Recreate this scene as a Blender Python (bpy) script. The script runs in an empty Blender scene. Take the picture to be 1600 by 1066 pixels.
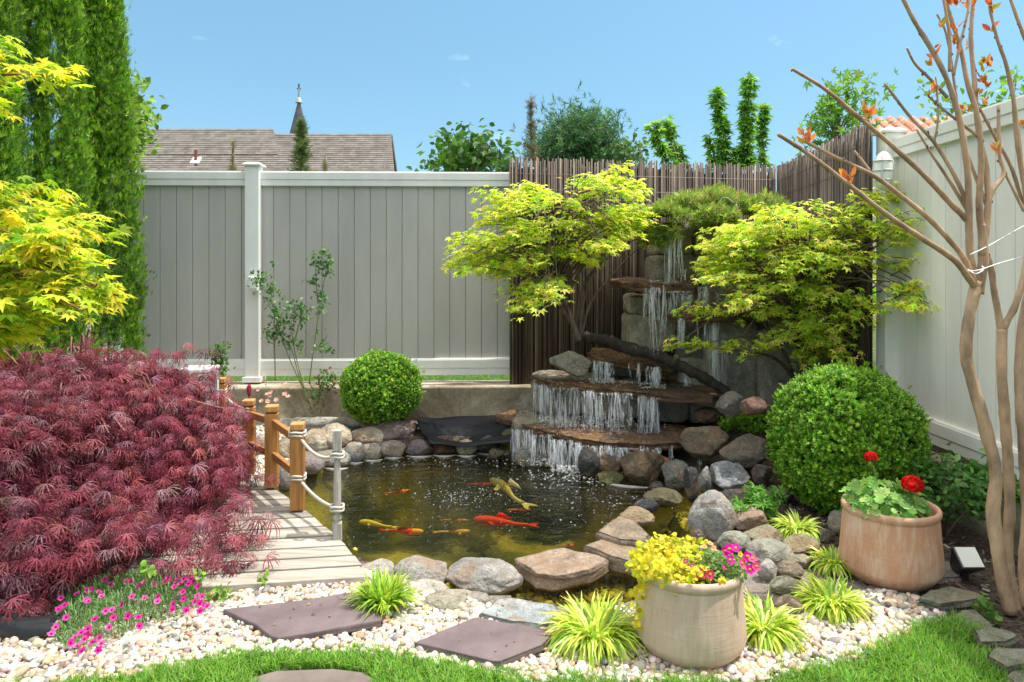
import bpy, math, random
import numpy as np
random.seed(7); rng = np.random.default_rng(11)
sc = bpy.context.scene
C = sc.collection
PI = math.pi
# ---------------------------------------------------------------- camera, sky, sun, exposure
F, HZ, EH = 1100.0, 418.0, 1.40          # focal length and horizon row of the 1600 px photograph, eye height
cd = bpy.data.cameras.new('camera'); cam = bpy.data.objects.new('camera', cd); C.objects.link(cam)
cam.location = (0, 0, EH); cam.rotation_euler = (PI/2, 0, 0)
cd.sensor_width = 36; cd.lens = F/1600*36; cd.shift_y = -(533-HZ)/1600
cd.clip_start = 0.05; cd.clip_end = 3000
sc.camera = cam
SUN_EL, SUN_AZ = math.radians(66), math.radians(89)    # azimuth from +Y (north) towards +X
sd = np.array([math.cos(SUN_EL)*math.sin(SUN_AZ), math.cos(SUN_EL)*math.cos(SUN_AZ), math.sin(SUN_EL)])
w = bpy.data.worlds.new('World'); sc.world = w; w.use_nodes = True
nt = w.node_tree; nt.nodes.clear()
def nn(t, typ, **kw):
    n = t.nodes.new(typ)
    for k, v in kw.items(): setattr(n, k, v)
    return n
out = nn(nt, 'ShaderNodeOutputWorld'); bg = nn(nt, 'ShaderNodeBackground'); sky = nn(nt, 'ShaderNodeTexSky')
sky.sky_type = 'NISHITA'; sky.sun_disc = False; sky.sun_elevation = SUN_EL; sky.sun_rotation = SUN_AZ
sky.air_density = 1.0; sky.dust_density = 0.0; sky.ozone_density = 3.0; sky.altitude = 50
tc = nn(nt, 'ShaderNodeTexCoord'); mp = nn(nt, 'ShaderNodeMapping'); mp.inputs['Scale'].default_value = (3, 3, 7)
nz = nn(nt, 'ShaderNodeTexNoise'); nz.inputs['Scale'].default_value = 2.2; nz.inputs['Detail'].default_value = 7; nz.inputs['Roughness'].default_value = 0.55
cr = nn(nt, 'ShaderNodeValToRGB'); cr.color_ramp.elements[0].position = 0.685; cr.color_ramp.elements[0].color = (0,0,0,1)
cr.color_ramp.elements[1].position = 0.90; cr.color_ramp.elements[1].color = (.6,.6,.6,1)
mx = nn(nt, 'ShaderNodeMix', data_type='RGBA'); mx.inputs[7].default_value = (8.6, 9.2, 10.2, 1)
nt.links.new(tc.outputs['Generated'], mp.inputs[0]); nt.links.new(mp.outputs[0], nz.inputs['Vector'])
nt.links.new(nz.outputs[0], cr.inputs[0]); nt.links.new(cr.outputs[0], mx.inputs[0])
nt.links.new(sky.outputs[0], mx.inputs[6]); tn0 = nn(nt, 'ShaderNodeMix', data_type='RGBA', blend_type='MULTIPLY'); tn0.inputs[0].default_value = 1; tn0.inputs[7].default_value = (1,1,1,1); nt.links.new(mx.outputs[2], tn0.inputs[6])
# low sky tinted by elevation; unseen bright cloud overhead added as fill light
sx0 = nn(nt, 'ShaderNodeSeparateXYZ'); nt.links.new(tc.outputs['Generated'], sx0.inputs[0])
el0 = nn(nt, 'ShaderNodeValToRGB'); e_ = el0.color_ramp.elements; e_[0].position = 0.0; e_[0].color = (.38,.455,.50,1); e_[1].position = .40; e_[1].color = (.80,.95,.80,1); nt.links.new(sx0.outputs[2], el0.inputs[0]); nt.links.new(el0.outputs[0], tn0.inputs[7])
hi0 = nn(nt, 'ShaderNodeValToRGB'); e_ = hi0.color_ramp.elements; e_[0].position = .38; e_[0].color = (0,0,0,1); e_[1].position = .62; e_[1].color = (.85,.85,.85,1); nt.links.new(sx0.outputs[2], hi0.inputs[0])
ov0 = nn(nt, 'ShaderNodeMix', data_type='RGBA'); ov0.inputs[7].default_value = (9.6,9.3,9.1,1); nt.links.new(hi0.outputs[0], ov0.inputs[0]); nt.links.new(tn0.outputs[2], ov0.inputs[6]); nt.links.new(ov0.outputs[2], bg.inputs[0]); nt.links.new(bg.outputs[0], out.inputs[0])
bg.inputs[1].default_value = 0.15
ld = bpy.data.lights.new('sun', 'SUN'); ld.energy = 3.1; ld.angle = math.radians(0.5); ld.color = (1, .95, .87)
lo = bpy.data.objects.new('sun', ld); C.objects.link(lo)
from mathutils import Vector
lo.rotation_euler = Vector(sd).to_track_quat('Z', 'Y').to_euler(); lo.location = (6, 2, 9)
sc.view_settings.view_transform = 'Standard'; sc.view_settings.look = 'None'; sc.view_settings.exposure = 0.80; sc.view_settings.gamma = 1
# ---------------------------------------------------------------- helpers
def P(px, py, d): return np.array([(px-800)/F*d, d, EH-(py-HZ)/F*d])
def G(px, py, z=0.0): return P(px, py, F*(EH-z)/(py-HZ))
_T = rng.random((64,64,64))
def vn(p):
    p = np.asarray(p, float); i = np.floor(p).astype(int); f = p-i; u = f*f*(3-2*f); r = 0
    for dx in (0,1):
        for dy in (0,1):
            for dz in (0,1):
                wgt = (u[...,0] if dx else 1-u[...,0])*(u[...,1] if dy else 1-u[...,1])*(u[...,2] if dz else 1-u[...,2])
                r = r+wgt*_T[(i[...,0]+dx)%64, (i[...,1]+dy)%64, (i[...,2]+dz)%64]
    return r*2-1
def fbm(p, o=3):
    s = 0; a = 1.0
    for k in range(o): s = s+a*vn(np.asarray(p)*2**k+k*17.3); a *= .5
    return s/1.75
ORG = {}
class MB:
    def __init__(s): s.V = []; s.F = []; s.C = []; s.n = 0
    def add(s, V, Fs, col=(.5,.5,.5)):
        V = np.asarray(V, float).reshape(-1,3)
        if not isinstance(Fs, list) or (len(Fs) and np.isscalar(Fs[0][0])): Fs = [np.asarray(Fs)]
        for f in Fs:
            f = np.asarray(f)
            if f.ndim == 1: f = f[None]
            s.F.append(f+s.n)
        c = np.asarray(col, float)
        if c.ndim == 1: c = np.tile(c, (len(V),1))
        s.C.append(c); s.V.append(V); s.n += len(V); return s
    def build(s, name, mat, parent=None, smooth=False, bevel=0, origin=None):
        V = np.concatenate(s.V); Cc = np.concatenate(s.C)
        if parent is not None: org = ORG[parent.name]
        else: org = np.array([(V[:,0].min()+V[:,0].max())/2, (V[:,1].min()+V[:,1].max())/2, V[:,2].min()]) if origin is None else np.array(origin, float)
        me = bpy.data.meshes.new(name)
        me.vertices.add(len(V)); me.vertices.foreach_set('co', (V-org).astype(np.float32).ravel())
        loops = np.concatenate([f.ravel() for f in s.F]).astype(np.int32)
        tot = np.concatenate([np.full(len(f), f.shape[1]) for f in s.F]).astype(np.int32)
        st = np.concatenate([[0], np.cumsum(tot)[:-1]]).astype(np.int32)
        me.loops.add(len(loops)); me.loops.foreach_set('vertex_index', loops)
        me.polygons.add(len(tot)); me.polygons.foreach_set('loop_start', st); me.polygons.foreach_set('loop_total', tot)
        me.polygons.foreach_set('use_smooth', np.full(len(tot), smooth, dtype=bool))
        me.update(calc_edges=True)
        a = me.color_attributes.new('Col', 'FLOAT_COLOR', 'POINT')
        a.data.foreach_set('color', np.concatenate([Cc, np.ones((len(V),1))], 1).astype(np.float32).ravel())
        me.materials.append(mat)
        o = bpy.data.objects.new(name, me); C.objects.link(o)
        if parent is not None: o.parent = parent
        else: o.location = org
        ORG[o.name] = org
        if bevel:
            b = o.modifiers.new('bevel', 'BEVEL'); b.width = bevel; b.segments = 2; b.limit_method = 'ANGLE'
        return o
def tag(o, label=None, cat=None, group=None, kind=None):
    if label: o['label'] = label
    if cat: o['category'] = cat
    if group: o['group'] = group
    if kind: o['kind'] = kind
    return o
def thing(name, label, cat, loc=(0,0,0), group=None):
    o = bpy.data.objects.new(name, None); C.objects.link(o); o.location = tuple(loc); o.empty_display_size = .1
    ORG[o.name] = np.array(loc, float); return tag(o, label, cat, group)
BF = np.array([[0,3,2,1],[4,5,6,7],[0,1,5,4],[1,2,6,5],[2,3,7,6],[3,0,4,7]])
def box(mb, c, s, rz=0, col=(.5,.5,.5), R=None):
    v = np.array([[-1,-1,-1],[1,-1,-1],[1,1,-1],[-1,1,-1],[-1,-1,1],[1,-1,1],[1,1,1],[-1,1,1]])*np.array(s)/2
    if R is None: R = np.array([[math.cos(rz),-math.sin(rz),0],[math.sin(rz),math.cos(rz),0],[0,0,1]])
    return mb.add(v@R.T+np.array(c), BF, col)
def hexa(mb, bot, top, col=(.5,.5,.5)): return mb.add(np.concatenate([bot, top]), BF, col)   # 4 bottom ccw, 4 top
def beam(mb, a, b, w_, h_, col=(.5,.5,.5)):
    a = np.array(a, float); b = np.array(b, float); d = b-a; L = np.linalg.norm(d); d /= L
    up = np.array([0,0,1.]) if abs(d[2]) < .95 else np.array([0,1.,0]); s = np.cross(d, up); s /= np.linalg.norm(s); u = np.cross(s, d)
    return box(mb, (a+b)/2, (L, w_, h_), R=np.stack([d, s, u], 1), col=col)
def resample(pts, n):
    pts = np.asarray(pts, float); m = len(pts)
    if m == 2: return pts[0]+(pts[1]-pts[0])*np.linspace(0,1,n)[:,None]
    q = np.concatenate([[2*pts[0]-pts[1]], pts, [2*pts[-1]-pts[-2]]]); res = []
    for t in np.linspace(0, m-1-1e-6, n):
        i = int(t); f = t-i; p0,p1,p2,p3 = q[i:i+4]
        res.append(.5*((2*p1)+(-p0+p2)*f+(2*p0-5*p1+4*p2-p3)*f*f+(-p0+3*p1-3*p2+p3)*f**3))
    return np.array(res)
def tube(mb, pts, rad, sides=8, n=None, col=(.5,.5,.5), rough=0, caps=True):
    rad = np.atleast_1d(np.asarray(rad, float)); pts = np.asarray(pts, float)
    n = n or max(2, (len(pts)-1)*4+1)
    if len(rad) == 1: rad = np.repeat(rad, 2)
    rr = np.interp(np.linspace(0,1,n), np.linspace(0,1,len(rad)), rad); q = resample(pts, n)
    t = np.gradient(q, axis=0); t /= np.linalg.norm(t, axis=1)[:,None]+1e-9
    ref = np.array([0,1.,0]) if abs(t[0][1]) < .8 else np.array([1.,0,0])
    V = []
    for i in range(n):
        s = np.cross(t[i], ref); s /= np.linalg.norm(s)+1e-9; u = np.cross(s, t[i]); ref = u
        a = np.arange(sides)/sides*2*PI
        ring = np.cos(a)[:,None]*s+np.sin(a)[:,None]*u
        r = rr[i]
        if rough: r = r*(1+rough*vn((q[i]+ring*rr[i])*28))[:,None]
        V.append(q[i]+ring*r)
    V = np.concatenate(V); i, j = np.meshgrid(np.arange(n-1), np.arange(sides), indexing='ij'); j2 = (j+1)%sides
    Fq = np.stack([i*sides+j, i*sides+j2, (i+1)*sides+j2, (i+1)*sides+j], -1).reshape(-1,4)
    fs = [Fq]
    if caps: fs += [np.arange(sides)[::-1][None], (np.arange(sides)+(n-1)*sides)[None]]
    return mb.add(V, fs, col)
def lathe(mb, c, prof, seg=32, col=(.5,.5,.5), wob=0):
    a = np.arange(seg)/seg*2*PI; V = []
    for r, z in prof: V.append(np.stack([np.cos(a)*r, np.sin(a)*r, np.full(seg, z)], 1))
    V = np.concatenate(V); n = len(prof)
    if wob: V[:,:2] *= (1+wob*vn(V*4+3))[:,None]
    i, j = np.meshgrid(np.arange(n-1), np.arange(seg), indexing='ij'); j2 = (j+1)%seg
    Fq = np.stack([i*seg+j, i*seg+j2, (i+1)*seg+j2, (i+1)*seg+j], -1).reshape(-1,4)
    return mb.add(V+np.array(c), [Fq], col)
_ico = {}
def ico(k):
    if k not in _ico:
        import bmesh
        bm = bmesh.new(); bmesh.ops.create_icosphere(bm, subdivisions=k, radius=1); bm.verts.ensure_lookup_table()
        _ico[k] = (np.array([v.co[:] for v in bm.verts]), np.array([[v.index for v in f.verts] for f in bm.faces])); bm.free()
    return _ico[k]
def rockmesh(seed, c, r, ang=.5, sub=4, rz=0, tilt=0, rough=.075):
    g = np.random.default_rng(seed); v, f = ico(sub); k = int(8+ang*12)
    nrm = g.normal(size=(k,3)); nrm /= np.linalg.norm(nrm, axis=1)[:,None]
    dd = g.uniform(.90-.42*ang, 1.0-.14*ang, k)
    s = v@nrm.T; rad = np.where(s > .05, dd/np.maximum(s, .05), 9)
    sharp = 14+ang*60
    rad = -np.log(np.exp(-sharp*rad).sum(1)+np.exp(-sharp*1.0))/sharp
    rad = rad*(1+.10*fbm(v*1.3+seed*3.1)+rough*fbm(v*5+seed))
    q = v*rad[:,None]*np.array(r)
    q = q@np.array([[math.cos(tilt),0,math.sin(tilt)],[0,1,0],[-math.sin(tilt),0,math.cos(tilt)]]).T
    q = q@np.array([[math.cos(rz),-math.sin(rz),0],[math.sin(rz),math.cos(rz),0],[0,0,1]]).T
    return q+np.array(c), f
def slab(mb, pts, thick, jag=.012, strat=.01, col=(.5,.5,.5), n=90, seed=0, rnd=.006, rows=6):
    pts = np.asarray(pts, float); L = np.concatenate([pts, pts[:1]]); seg = np.linalg.norm(np.diff(L, axis=0), axis=1); cum = np.concatenate([[0], np.cumsum(seg)])
    t = np.linspace(0, cum[-1], n, endpoint=False); o = np.stack([np.interp(t, cum, L[:,k]) for k in range(3)], 1)
    c = o.mean(0); d = o-c; d[:,2] = 0; L2 = np.linalg.norm(d, axis=1)[:,None]; u = d/L2
    o = o+u*(jag*fbm(o*9+seed*5))[:,None]
    V = [c[None]]
    for s in (.25,.5,.72,.88,.96):
        q = c+(o-c)*s; q[:,2] += .25*jag*fbm(q*6+seed); V.append(q)
    q = o-u*rnd; V.append(q); 
    for r_ in range(rows+1):
        z = -thick*r_/rows; q = o+u*(strat*vn(np.stack([o[:,0]*7, o[:,1]*7, np.full(n, r_*1.7+seed)], 1)))[:,None]
        q[:,2] += z-(rnd if r_ == 0 else 0); V.append(q)
    q = c+(o-c)*.3; q[:,2] -= thick; V.append(q)
    m = len(V)-1; V = np.concatenate(V)
    j = np.arange(n); j2 = (j+1)%n; fs = [np.stack([np.zeros(n, int), 1+j, 1+j2], 1)]
    for i in range(m-1): fs.append(np.stack([1+i*n+j, 1+(i+1)*n+j, 1+(i+1)*n+j2, 1+i*n+j2], 1))
    fs.append((1+(m-1)*n+j)[::-1][None])
    return mb.add(V, fs, col)
def nrm_(a): return a/(np.linalg.norm(a, axis=-1, keepdims=True)+1e-9)
def frames(N, T=None):
    N = nrm_(np.asarray(N, float))
    if T is None: T = rng.normal(size=N.shape)
    X = nrm_(np.cross(T, N)); Y = np.cross(N, X); return np.stack([X, Y, N], -1)   # Y runs along T
def scatter(mb, tv, tf, Pn, R, S, Cn):
    n = len(Pn); k = len(tv); S = np.broadcast_to(np.asarray(S, float), (n,))
    V = Pn[:,None]+S[:,None,None]*np.einsum('nij,kj->nki', R, tv)
    tfs = tf if isinstance(tf, list) else [tf]
    fs = [(f[None]+(np.arange(n)*k)[:,None,None]).reshape(-1, f.shape[1]) for f in tfs]
    return mb.add(V.reshape(-1,3), fs, np.repeat(np.broadcast_to(Cn, (n,3)), k, 0))
def vcol(base, n, var=.2, hue=.12):
    base = np.asarray(base, float)
    return np.clip(base*(1+var*rng.normal(size=(n,1)))*(1+hue*rng.normal(size=(n,3))), .004, 1)
def pick(cols, wts, n, var=.15, hue=.07):
    cols = np.asarray(cols, float); i = rng.choice(len(cols), n, p=np.array(wts)/sum(wts)); return np.clip(cols[i]*(1+var*rng.normal(size=(n,1)))*(1+hue*rng.normal(size=(n,3))), .004, 1)
# leaf templates (Y outwards, Z up)
def t_star(n=7, wd=.17, droop=.22, spread=2.35):
    V = []; Fq = []
    for i in range(n):
        a = -spread+2*spread*i/(n-1); L = .52+.48*math.cos(a*.62)**1.0; d = np.array([math.sin(a), math.cos(a), 0]); s = np.array([d[1], -d[0], 0])
        b = len(V); V += [np.array([0,0,0.]), d*L*.42+s*wd*L+np.array([0,0,.02]), d*L+np.array([0,0,-droop*L]), d*L*.42-s*wd*L+np.array([0,0,.02])]
        Fq.append([b, b+1, b+2, b+3])
    return np.array(V), np.array(Fq)
def t_lace(n=7, wd=.027, droop=.62):
    V = []; Fq = []
    for i in range(n):
        a = -1.25+2.5*i/(n-1)+.05*((i*37)%5-2); L = .7+.3*math.cos(a); d = np.array([math.sin(a), math.cos(a), 0]); s = np.array([d[1], -d[0], 0]); b = len(V)
        for t, wk in ((0,.4),(.35,1.),(.7,.9),(1.,.1)):
            c = d*L*t*(1-.30*t*t)+np.array([0,0,.10*math.sin(t*2)-droop*t**2.0*L]); V += [c-s*wd*wk, c+s*wd*wk]
        for k in range(3): Fq.append([b+2*k, b+2*k+1, b+2*k+3, b+2*k+2])
        for t in (.35,.62):       # fine side teeth
            c = d*L*t*(1-.30*t*t)+np.array([0,0,.10*math.sin(t*2)-droop*t**2.0*L])
            for sg in (-1,1):
                b2 = len(V); e = (d*.8+s*sg*.75)*.17*(1.1-t)*1.6; q = np.array([0,0,-.06*t])
                V += [c, c+e*.5+d*wd*.6, c+e+q, c+e*.5-d*wd*.6]; Fq.append([b2, b2+1, b2+2, b2+3])
    return np.array(V), np.array(Fq)
def t_oval(wd=.32, fold=.12, tip=-.08):
    return np.array([[0,0,0],[wd,.35,fold],[wd*.8,.7,fold*.8+tip*.5],[0,1,tip],[-wd*.8,.7,fold*.8+tip*.5],[-wd,.35,fold],[0,.5,0]]), np.array([[0,1,2,6],[6,2,3,4],[0,6,4,5]])
def join(ts):
    V = []; fs = []; b = 0
    for v, f in ts: V.append(v); fs.append(f+b); b += len(v)
    return np.concatenate(V), np.concatenate(fs)
def xf(t, pos, heading, pitch, s):
    v, f = t; ch, sh = math.cos(heading), math.sin(heading); cp, sp = math.cos(pitch), math.sin(pitch)
    Rx = np.array([[1,0,0],[0,cp,-sp],[0,sp,cp]]); Rz = np.array([[ch,-sh,0],[sh,ch,0],[0,0,1]])
    return (v*s)@Rx.T@Rz.T+np.array(pos), f
def t_sprig(k=8, up=.5):
    o = t_oval(.34,.1,-.05); return join([xf(o, (0,0,.12*i), i*2.4, up+.05*i, .62-.03*i) for i in range(k)])
def t_fan(k=6):          # flat scaly conifer spray in the YZ plane
    r = []
    for i in range(k):
        a = -.75+1.5*i/(k-1); q = np.array([[0,0,0],[.055,.4,.02],[.04,.85,.0],[-.0,1.05,0],[-.04,.85,0],[-.055,.4,-.02]])
        q = q*(1-.25*abs(a)); ca, sa = math.cos(a), math.sin(a); v = q@np.array([[ca,sa,0],[-sa,ca,0],[0,0,1]]).T
        v[:,2] += .10*math.sin(i*2.1)*v[:,1]; r.append((v, np.array([[0,1,2,5],[5,2,3,4]])))
    return join(r)
def t_needles(k=9):
    r = []
    for i in range(k):
        a = i*2.4; p = .25+1.1*i/k; r.append(xf((np.array([[-.05,0,0],[.05,0,0],[.0,1,0]]), np.array([[0,1,2]])), (0,0,.09*i), a, p, .6))
    return join(r)
STAR7 = t_star(); STAR5 = t_star(5, .2, .25, 1.9); LACE = t_lace(); OVAL = t_oval(); SPRIG = t_sprig(); FAN = t_fan(); NEED = t_needles()
ROUND = (np.array([[math.cos(a)*.5, math.sin(a)*.5+.5, .08*math.cos(2*a)] for a in np.arange(8)/8*2*PI]), np.array([[0,1,2,3],[0,3,4,7],[4,5,6,7]]))
def blades(mb, Pn, hd, L, bend, wd, col, segs=3, col2=None):
    n = len(Pn); t = np.linspace(0,1,segs+1); L = np.broadcast_to(L, (n,)); bend = np.broadcast_to(bend, (n,)); wd = np.broadcast_to(wd, (n,))
    h = np.stack([np.cos(hd), np.sin(hd), np.zeros(n)], 1); s = np.stack([-np.sin(hd), np.cos(hd), np.zeros(n)], 1)
    V = np.zeros((n, 2*(segs+1), 3))
    for i, tt in enumerate(t):
        a = bend*tt*1.1; c = Pn+h*(L*np.sin(a)*tt)[:,None]; c[:,2] += L*tt*np.cos(a)
        ww = wd*(math.sin(min(1, .35+tt*1.3)*PI/2) if tt < .6 else (1-((tt-.6)/.4)**1.5*.92))*.5
        V[:,2*i] = c-s*ww[:,None]; V[:,2*i+1] = c+s*ww[:,None]
    k = 2*(segs+1); q = np.array([[2*i,2*i+1,2*i+3,2*i+2] for i in range(segs)])
    fs = (q[None]+(np.arange(n)*k)[:,None,None]).reshape(-1,4)
    return mb.add(V.reshape(-1,3), [fs], np.repeat(col, k, 0))
# ---------------------------------------------------------------- materials
def newmat(name):
    m = bpy.data.materials.new(name); m.use_nodes = True; t = m.node_tree; t.nodes.clear()
    o = nn(t, 'ShaderNodeOutputMaterial'); b = nn(t, 'ShaderNodeBsdfPrincipled'); t.links.new(b.outputs[0], o.inputs[0]); return m, t, b, o
def lk(t, a, b): t.links.new(a, b)
def noise_(t, scale, det=5, rough=.6, coord='Object', stretch=None, dist=0):
    c = nn(t, 'ShaderNodeTexCoord'); n = nn(t, 'ShaderNodeTexNoise'); n.inputs['Scale'].default_value = scale; n.inputs['Detail'].default_value = det; n.inputs['Roughness'].default_value = rough; n.inputs['Distortion'].default_value = dist
    src = c.outputs[coord]
    if coord == 'Geo': pass
    if stretch:
        m = nn(t, 'ShaderNodeMapping'); m.inputs['Scale'].default_value = stretch; lk(t, src, m.inputs[0]); src = m.outputs[0]
    lk(t, src, n.inputs['Vector']); return n.outputs[0]
def ramp(t, src, stops):
    r = nn(t, 'ShaderNodeValToRGB'); e = r.color_ramp.elements
    while len(e) < len(stops): e.new(.5)
    for k, (p, c) in enumerate(stops):
        e[k].position = p; e[k].color = (c, c, c, 1) if np.isscalar(c) else (*c, 1)
    lk(t, src, r.inputs[0]); return r.outputs[0]
def mixc(t, a, b, fac, mode='MIX'):
    m = nn(t, 'ShaderNodeMix', data_type='RGBA'); m.blend_type = mode
    for s, i in ((a,6),(b,7)):
        if isinstance(s, tuple): m.inputs[i].default_value = (*s, 1)
        else: lk(t, s, m.inputs[i])
    if isinstance(fac, (int,float)): m.inputs[0].default_value = fac
    else: lk(t, fac, m.inputs[0])
    return m.outputs[2]
def bump(t, b, h, dist=.01, strength=1):
    n = nn(t, 'ShaderNodeBump'); n.inputs['Distance'].default_value = dist; n.inputs['Strength'].default_value = strength; lk(t, h, n.inputs['Height']); lk(t, n.outputs[0], b.inputs['Normal']); return n
def attr(t, name='Col'):
    a = nn(t, 'ShaderNodeAttribute'); a.attribute_name = name; return a.outputs[0]
def leafmat(name, tr=.35, rough=.5, spec=.35, boost=1.5):
    m, t, b, o = newmat(name); c = attr(t); lk(t, c, b.inputs['Base Color']); b.inputs['Roughness'].default_value = rough; b.inputs['Specular IOR Level'].default_value = spec
    tl = nn(t, 'ShaderNodeBsdfTranslucent'); bc = mixc(t, c, (boost, boost*1.05, boost*.6), 1.0, 'MULTIPLY'); lk(t, bc, tl.inputs[0])
    ms = nn(t, 'ShaderNodeMixShader'); ms.inputs[0].default_value = tr; lk(t, b.outputs[0], ms.inputs[1]); lk(t, tl.outputs[0], ms.inputs[2]); lk(t, ms.outputs[0], o.inputs[0]); return m
def colmat(name, rough=.6, nscale=20, lo=.75, hi=1.2, bd=.002, spec=.4, stretch=None, bscale=None, metal=0, det=6):
    m, t, b, o = newmat(name); n = noise_(t, nscale, det, .62, stretch=stretch)
    c = mixc(t, attr(t), ramp(t, n, [(.28, lo), (.72, hi)]), 1.0, 'MULTIPLY'); lk(t, c, b.inputs['Base Color'])
    b.inputs['Roughness'].default_value = rough; b.inputs['Specular IOR Level'].default_value = spec; b.inputs['Metallic'].default_value = metal
    if bd: bump(t, b, noise_(t, bscale or nscale*2, 6, .65, stretch=stretch), bd)
    return m
def stonemat(name, rough=.75, wet=0):
    m, t, b, o = newmat(name); oi = nn(t, 'ShaderNodeObjectInfo'); c = nn(t, 'ShaderNodeTexCoord')
    ad = nn(t, 'ShaderNodeVectorMath', operation='ADD'); sc_ = nn(t, 'ShaderNodeMath', operation='MULTIPLY'); sc_.inputs[1].default_value = 37
    lk(t, oi.outputs['Random'], sc_.inputs[0]); lk(t, c.outputs['Object'], ad.inputs[0]); lk(t, sc_.outputs[0], ad.inputs[1])
    def nz(s, d=6, r=.6, di=0):
        n = nn(t, 'ShaderNodeTexNoise'); n.inputs['Scale'].default_value = s; n.inputs['Detail'].default_value = d; n.inputs['Roughness'].default_value = r; n.inputs['Distortion'].default_value = di; lk(t, ad.outputs[0], n.inputs['Vector']); return n.outputs[0]
    n1 = nz(9, 8, .7, .6); n2 = nz(60, 5, .7); n3 = nz(4, 3, .5, 1.5); n4 = nz(170, 3, .6)
    k = mixc(t, attr(t), ramp(t, n1, [(.28,.45),(.5,.95),(.72,1.45)]), 1.0, 'MULTIPLY')
    k = mixc(t, k, ramp(t, n2, [(.3,.6),(.7,1.35)]), .8, 'MULTIPLY')
    k = mixc(t, k, ramp(t, n4, [(.32,.5),(.5,1.0),(.7,1.4)]), .5, 'MULTIPLY')
    k = mixc(t, k, (.34,.21,.12), ramp(t, n3, [(.50,0),(.66,.6)]))
    if not wet: k = mixc(t, k, (.48,.46,.40), ramp(t, nz(22, 6, .7, 1), [(.58,0),(.70,.5)]))
    lk(t, k, b.inputs['Base Color']); b.inputs['Roughness'].default_value = rough; b.inputs['Specular IOR Level'].default_value = .5
    if wet: lk(t, ramp(t, nz(18), [(.35,.08),(.65,.45)]), b.inputs['Roughness'])
    hh = nn(t, 'ShaderNodeMath', operation='ADD'); lk(t, n1, hh.inputs[0]); m2 = nn(t, 'ShaderNodeMath', operation='MULTIPLY'); m2.inputs[1].default_value = .55; lk(t, n2, m2.inputs[0]); lk(t, m2.outputs[0], hh.inputs[1])
    bump(t, b, hh.outputs[0], .036); return m
M = {}
M['leaf'] = leafmat('leaf'); M['maple_leaf'] = leafmat('maple_leaf', .42, .5, .3, 1.6); M['red_leaf'] = leafmat('red_leaf', .28, .55, .3, 1.4)
M['boxwood'] = leafmat('boxwood_leaf', .3, .4, .45, 1.7); M['grass'] = leafmat('grass_blade', .35, .5, .3, 1.6); M['petal'] = leafmat('petal', .3, .6, .2, 1.2)
M['stone'] = stonemat('stone'); M['wet_stone'] = stonemat('wet_stone', .25, 1)
M['bark'] = colmat('bark', .8, 26, .5, 1.5, .008, .3, (1,1,.35)); M['twig'] = colmat('twig', .7, 30, .7, 1.2, .002)
M['myrtle'] = colmat('smooth_bark', .6, 13, .45, 1.6, .006, .35, (1,1,.35), 40, det=9)
M['vinyl'] = colmat('vinyl', .55, 3, .86, 1.08, .0006, .35, (1,1,.3), 30); M['bamboo'] = colmat('reed', .65, 24, .45, 1.5, .003, .35, (1,1,.12))
M['deck'] = colmat('weathered_wood', .8, 9, .55, 1.25, .004, .25, (.25,4,3), 14); M['post_wood'] = colmat('stained_wood', .5, 14, .6, 1.35, .002, .4, (4,4,.25), 16)
M['grey_wood'] = colmat('grey_wood', .8, 20, .65, 1.3, .003, .25, (3,3,.3)); M['rope'] = colmat('rope', .9, 120, .7, 1.2, .001)
M['slate'] = colmat('slate', .7, 6, .66, 1.22, .006, .35, None, 18, det=9); M['pebble'] = colmat('pebble', .6, 40, .75, 1.15, .002, .4)
M['plastic'] = colmat('black_plastic', .3, 10, .8, 1.2, .002, .22); M['metal'] = colmat('painted_metal', .4, 10, .9, 1.1, 0, .5)
M['shingle'] = colmat('shingle', .9, 3, .75, 1.2, .0, .2); M['paint'] = colmat('paint', .5, 8, .93, 1.05, .0005, .4)
M['skin'] = colmat('koi_skin', .3, 14, .8, 1.2, 0, .5); M['soil'] = colmat('soil', .95, 30, .4, 1.5, .02, .15)
# terracotta with pale vertical bloom
def terracotta(name, bloom):
    m, t, b, o = newmat(name)
    n = noise_(t, 22, 9, .72, stretch=(1.6,1.6,.26)); n2 = noise_(t, 5, 5, .6); n3 = noise_(t, 40, 5, .7, stretch=(.25,.25,2.5)); c = attr(t)
    k = mixc(t, c, (.60,.45,.34), ramp(t, n2, [(.5-bloom,0),(.62+.05,.75)])); k = mixc(t, k, (.70,.54,.42), ramp(t, n, [(.48,0),(.66,.6)]))
    k = mixc(t, k, (.30,.17,.10), ramp(t, n, [(.30,.35),(.44,0)])); k = mixc(t, k, ramp(t, n3, [(.3,.75),(.7,1.12)]), .16, 'MULTIPLY')
    lk(t, k, b.inputs['Base Color']); b.inputs['Roughness'].default_value = .75; bump(t, b, n3, .0012); return m
M['terra_pale'] = terracotta('pale_terracotta', .25); M['terra'] = terracotta('terracotta', .0)
# concrete
m, t, b, o = newmat('concrete'); n = noise_(t, 3, 7, .65, dist=.6); k = ramp(t, n, [(.3,(.14,.10,.06)),(.5,(.34,.29,.20)),(.66,(.60,.54,.44))]); k = mixc(t, k, ramp(t, noise_(t, 40), [(.3,.75),(.7,1.15)]), 1., 'MULTIPLY')
lk(t, k, b.inputs['Base Color']); b.inputs['Roughness'].default_value = .85; bump(t, b, noise_(t, 50), .004); M['concrete'] = m
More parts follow.
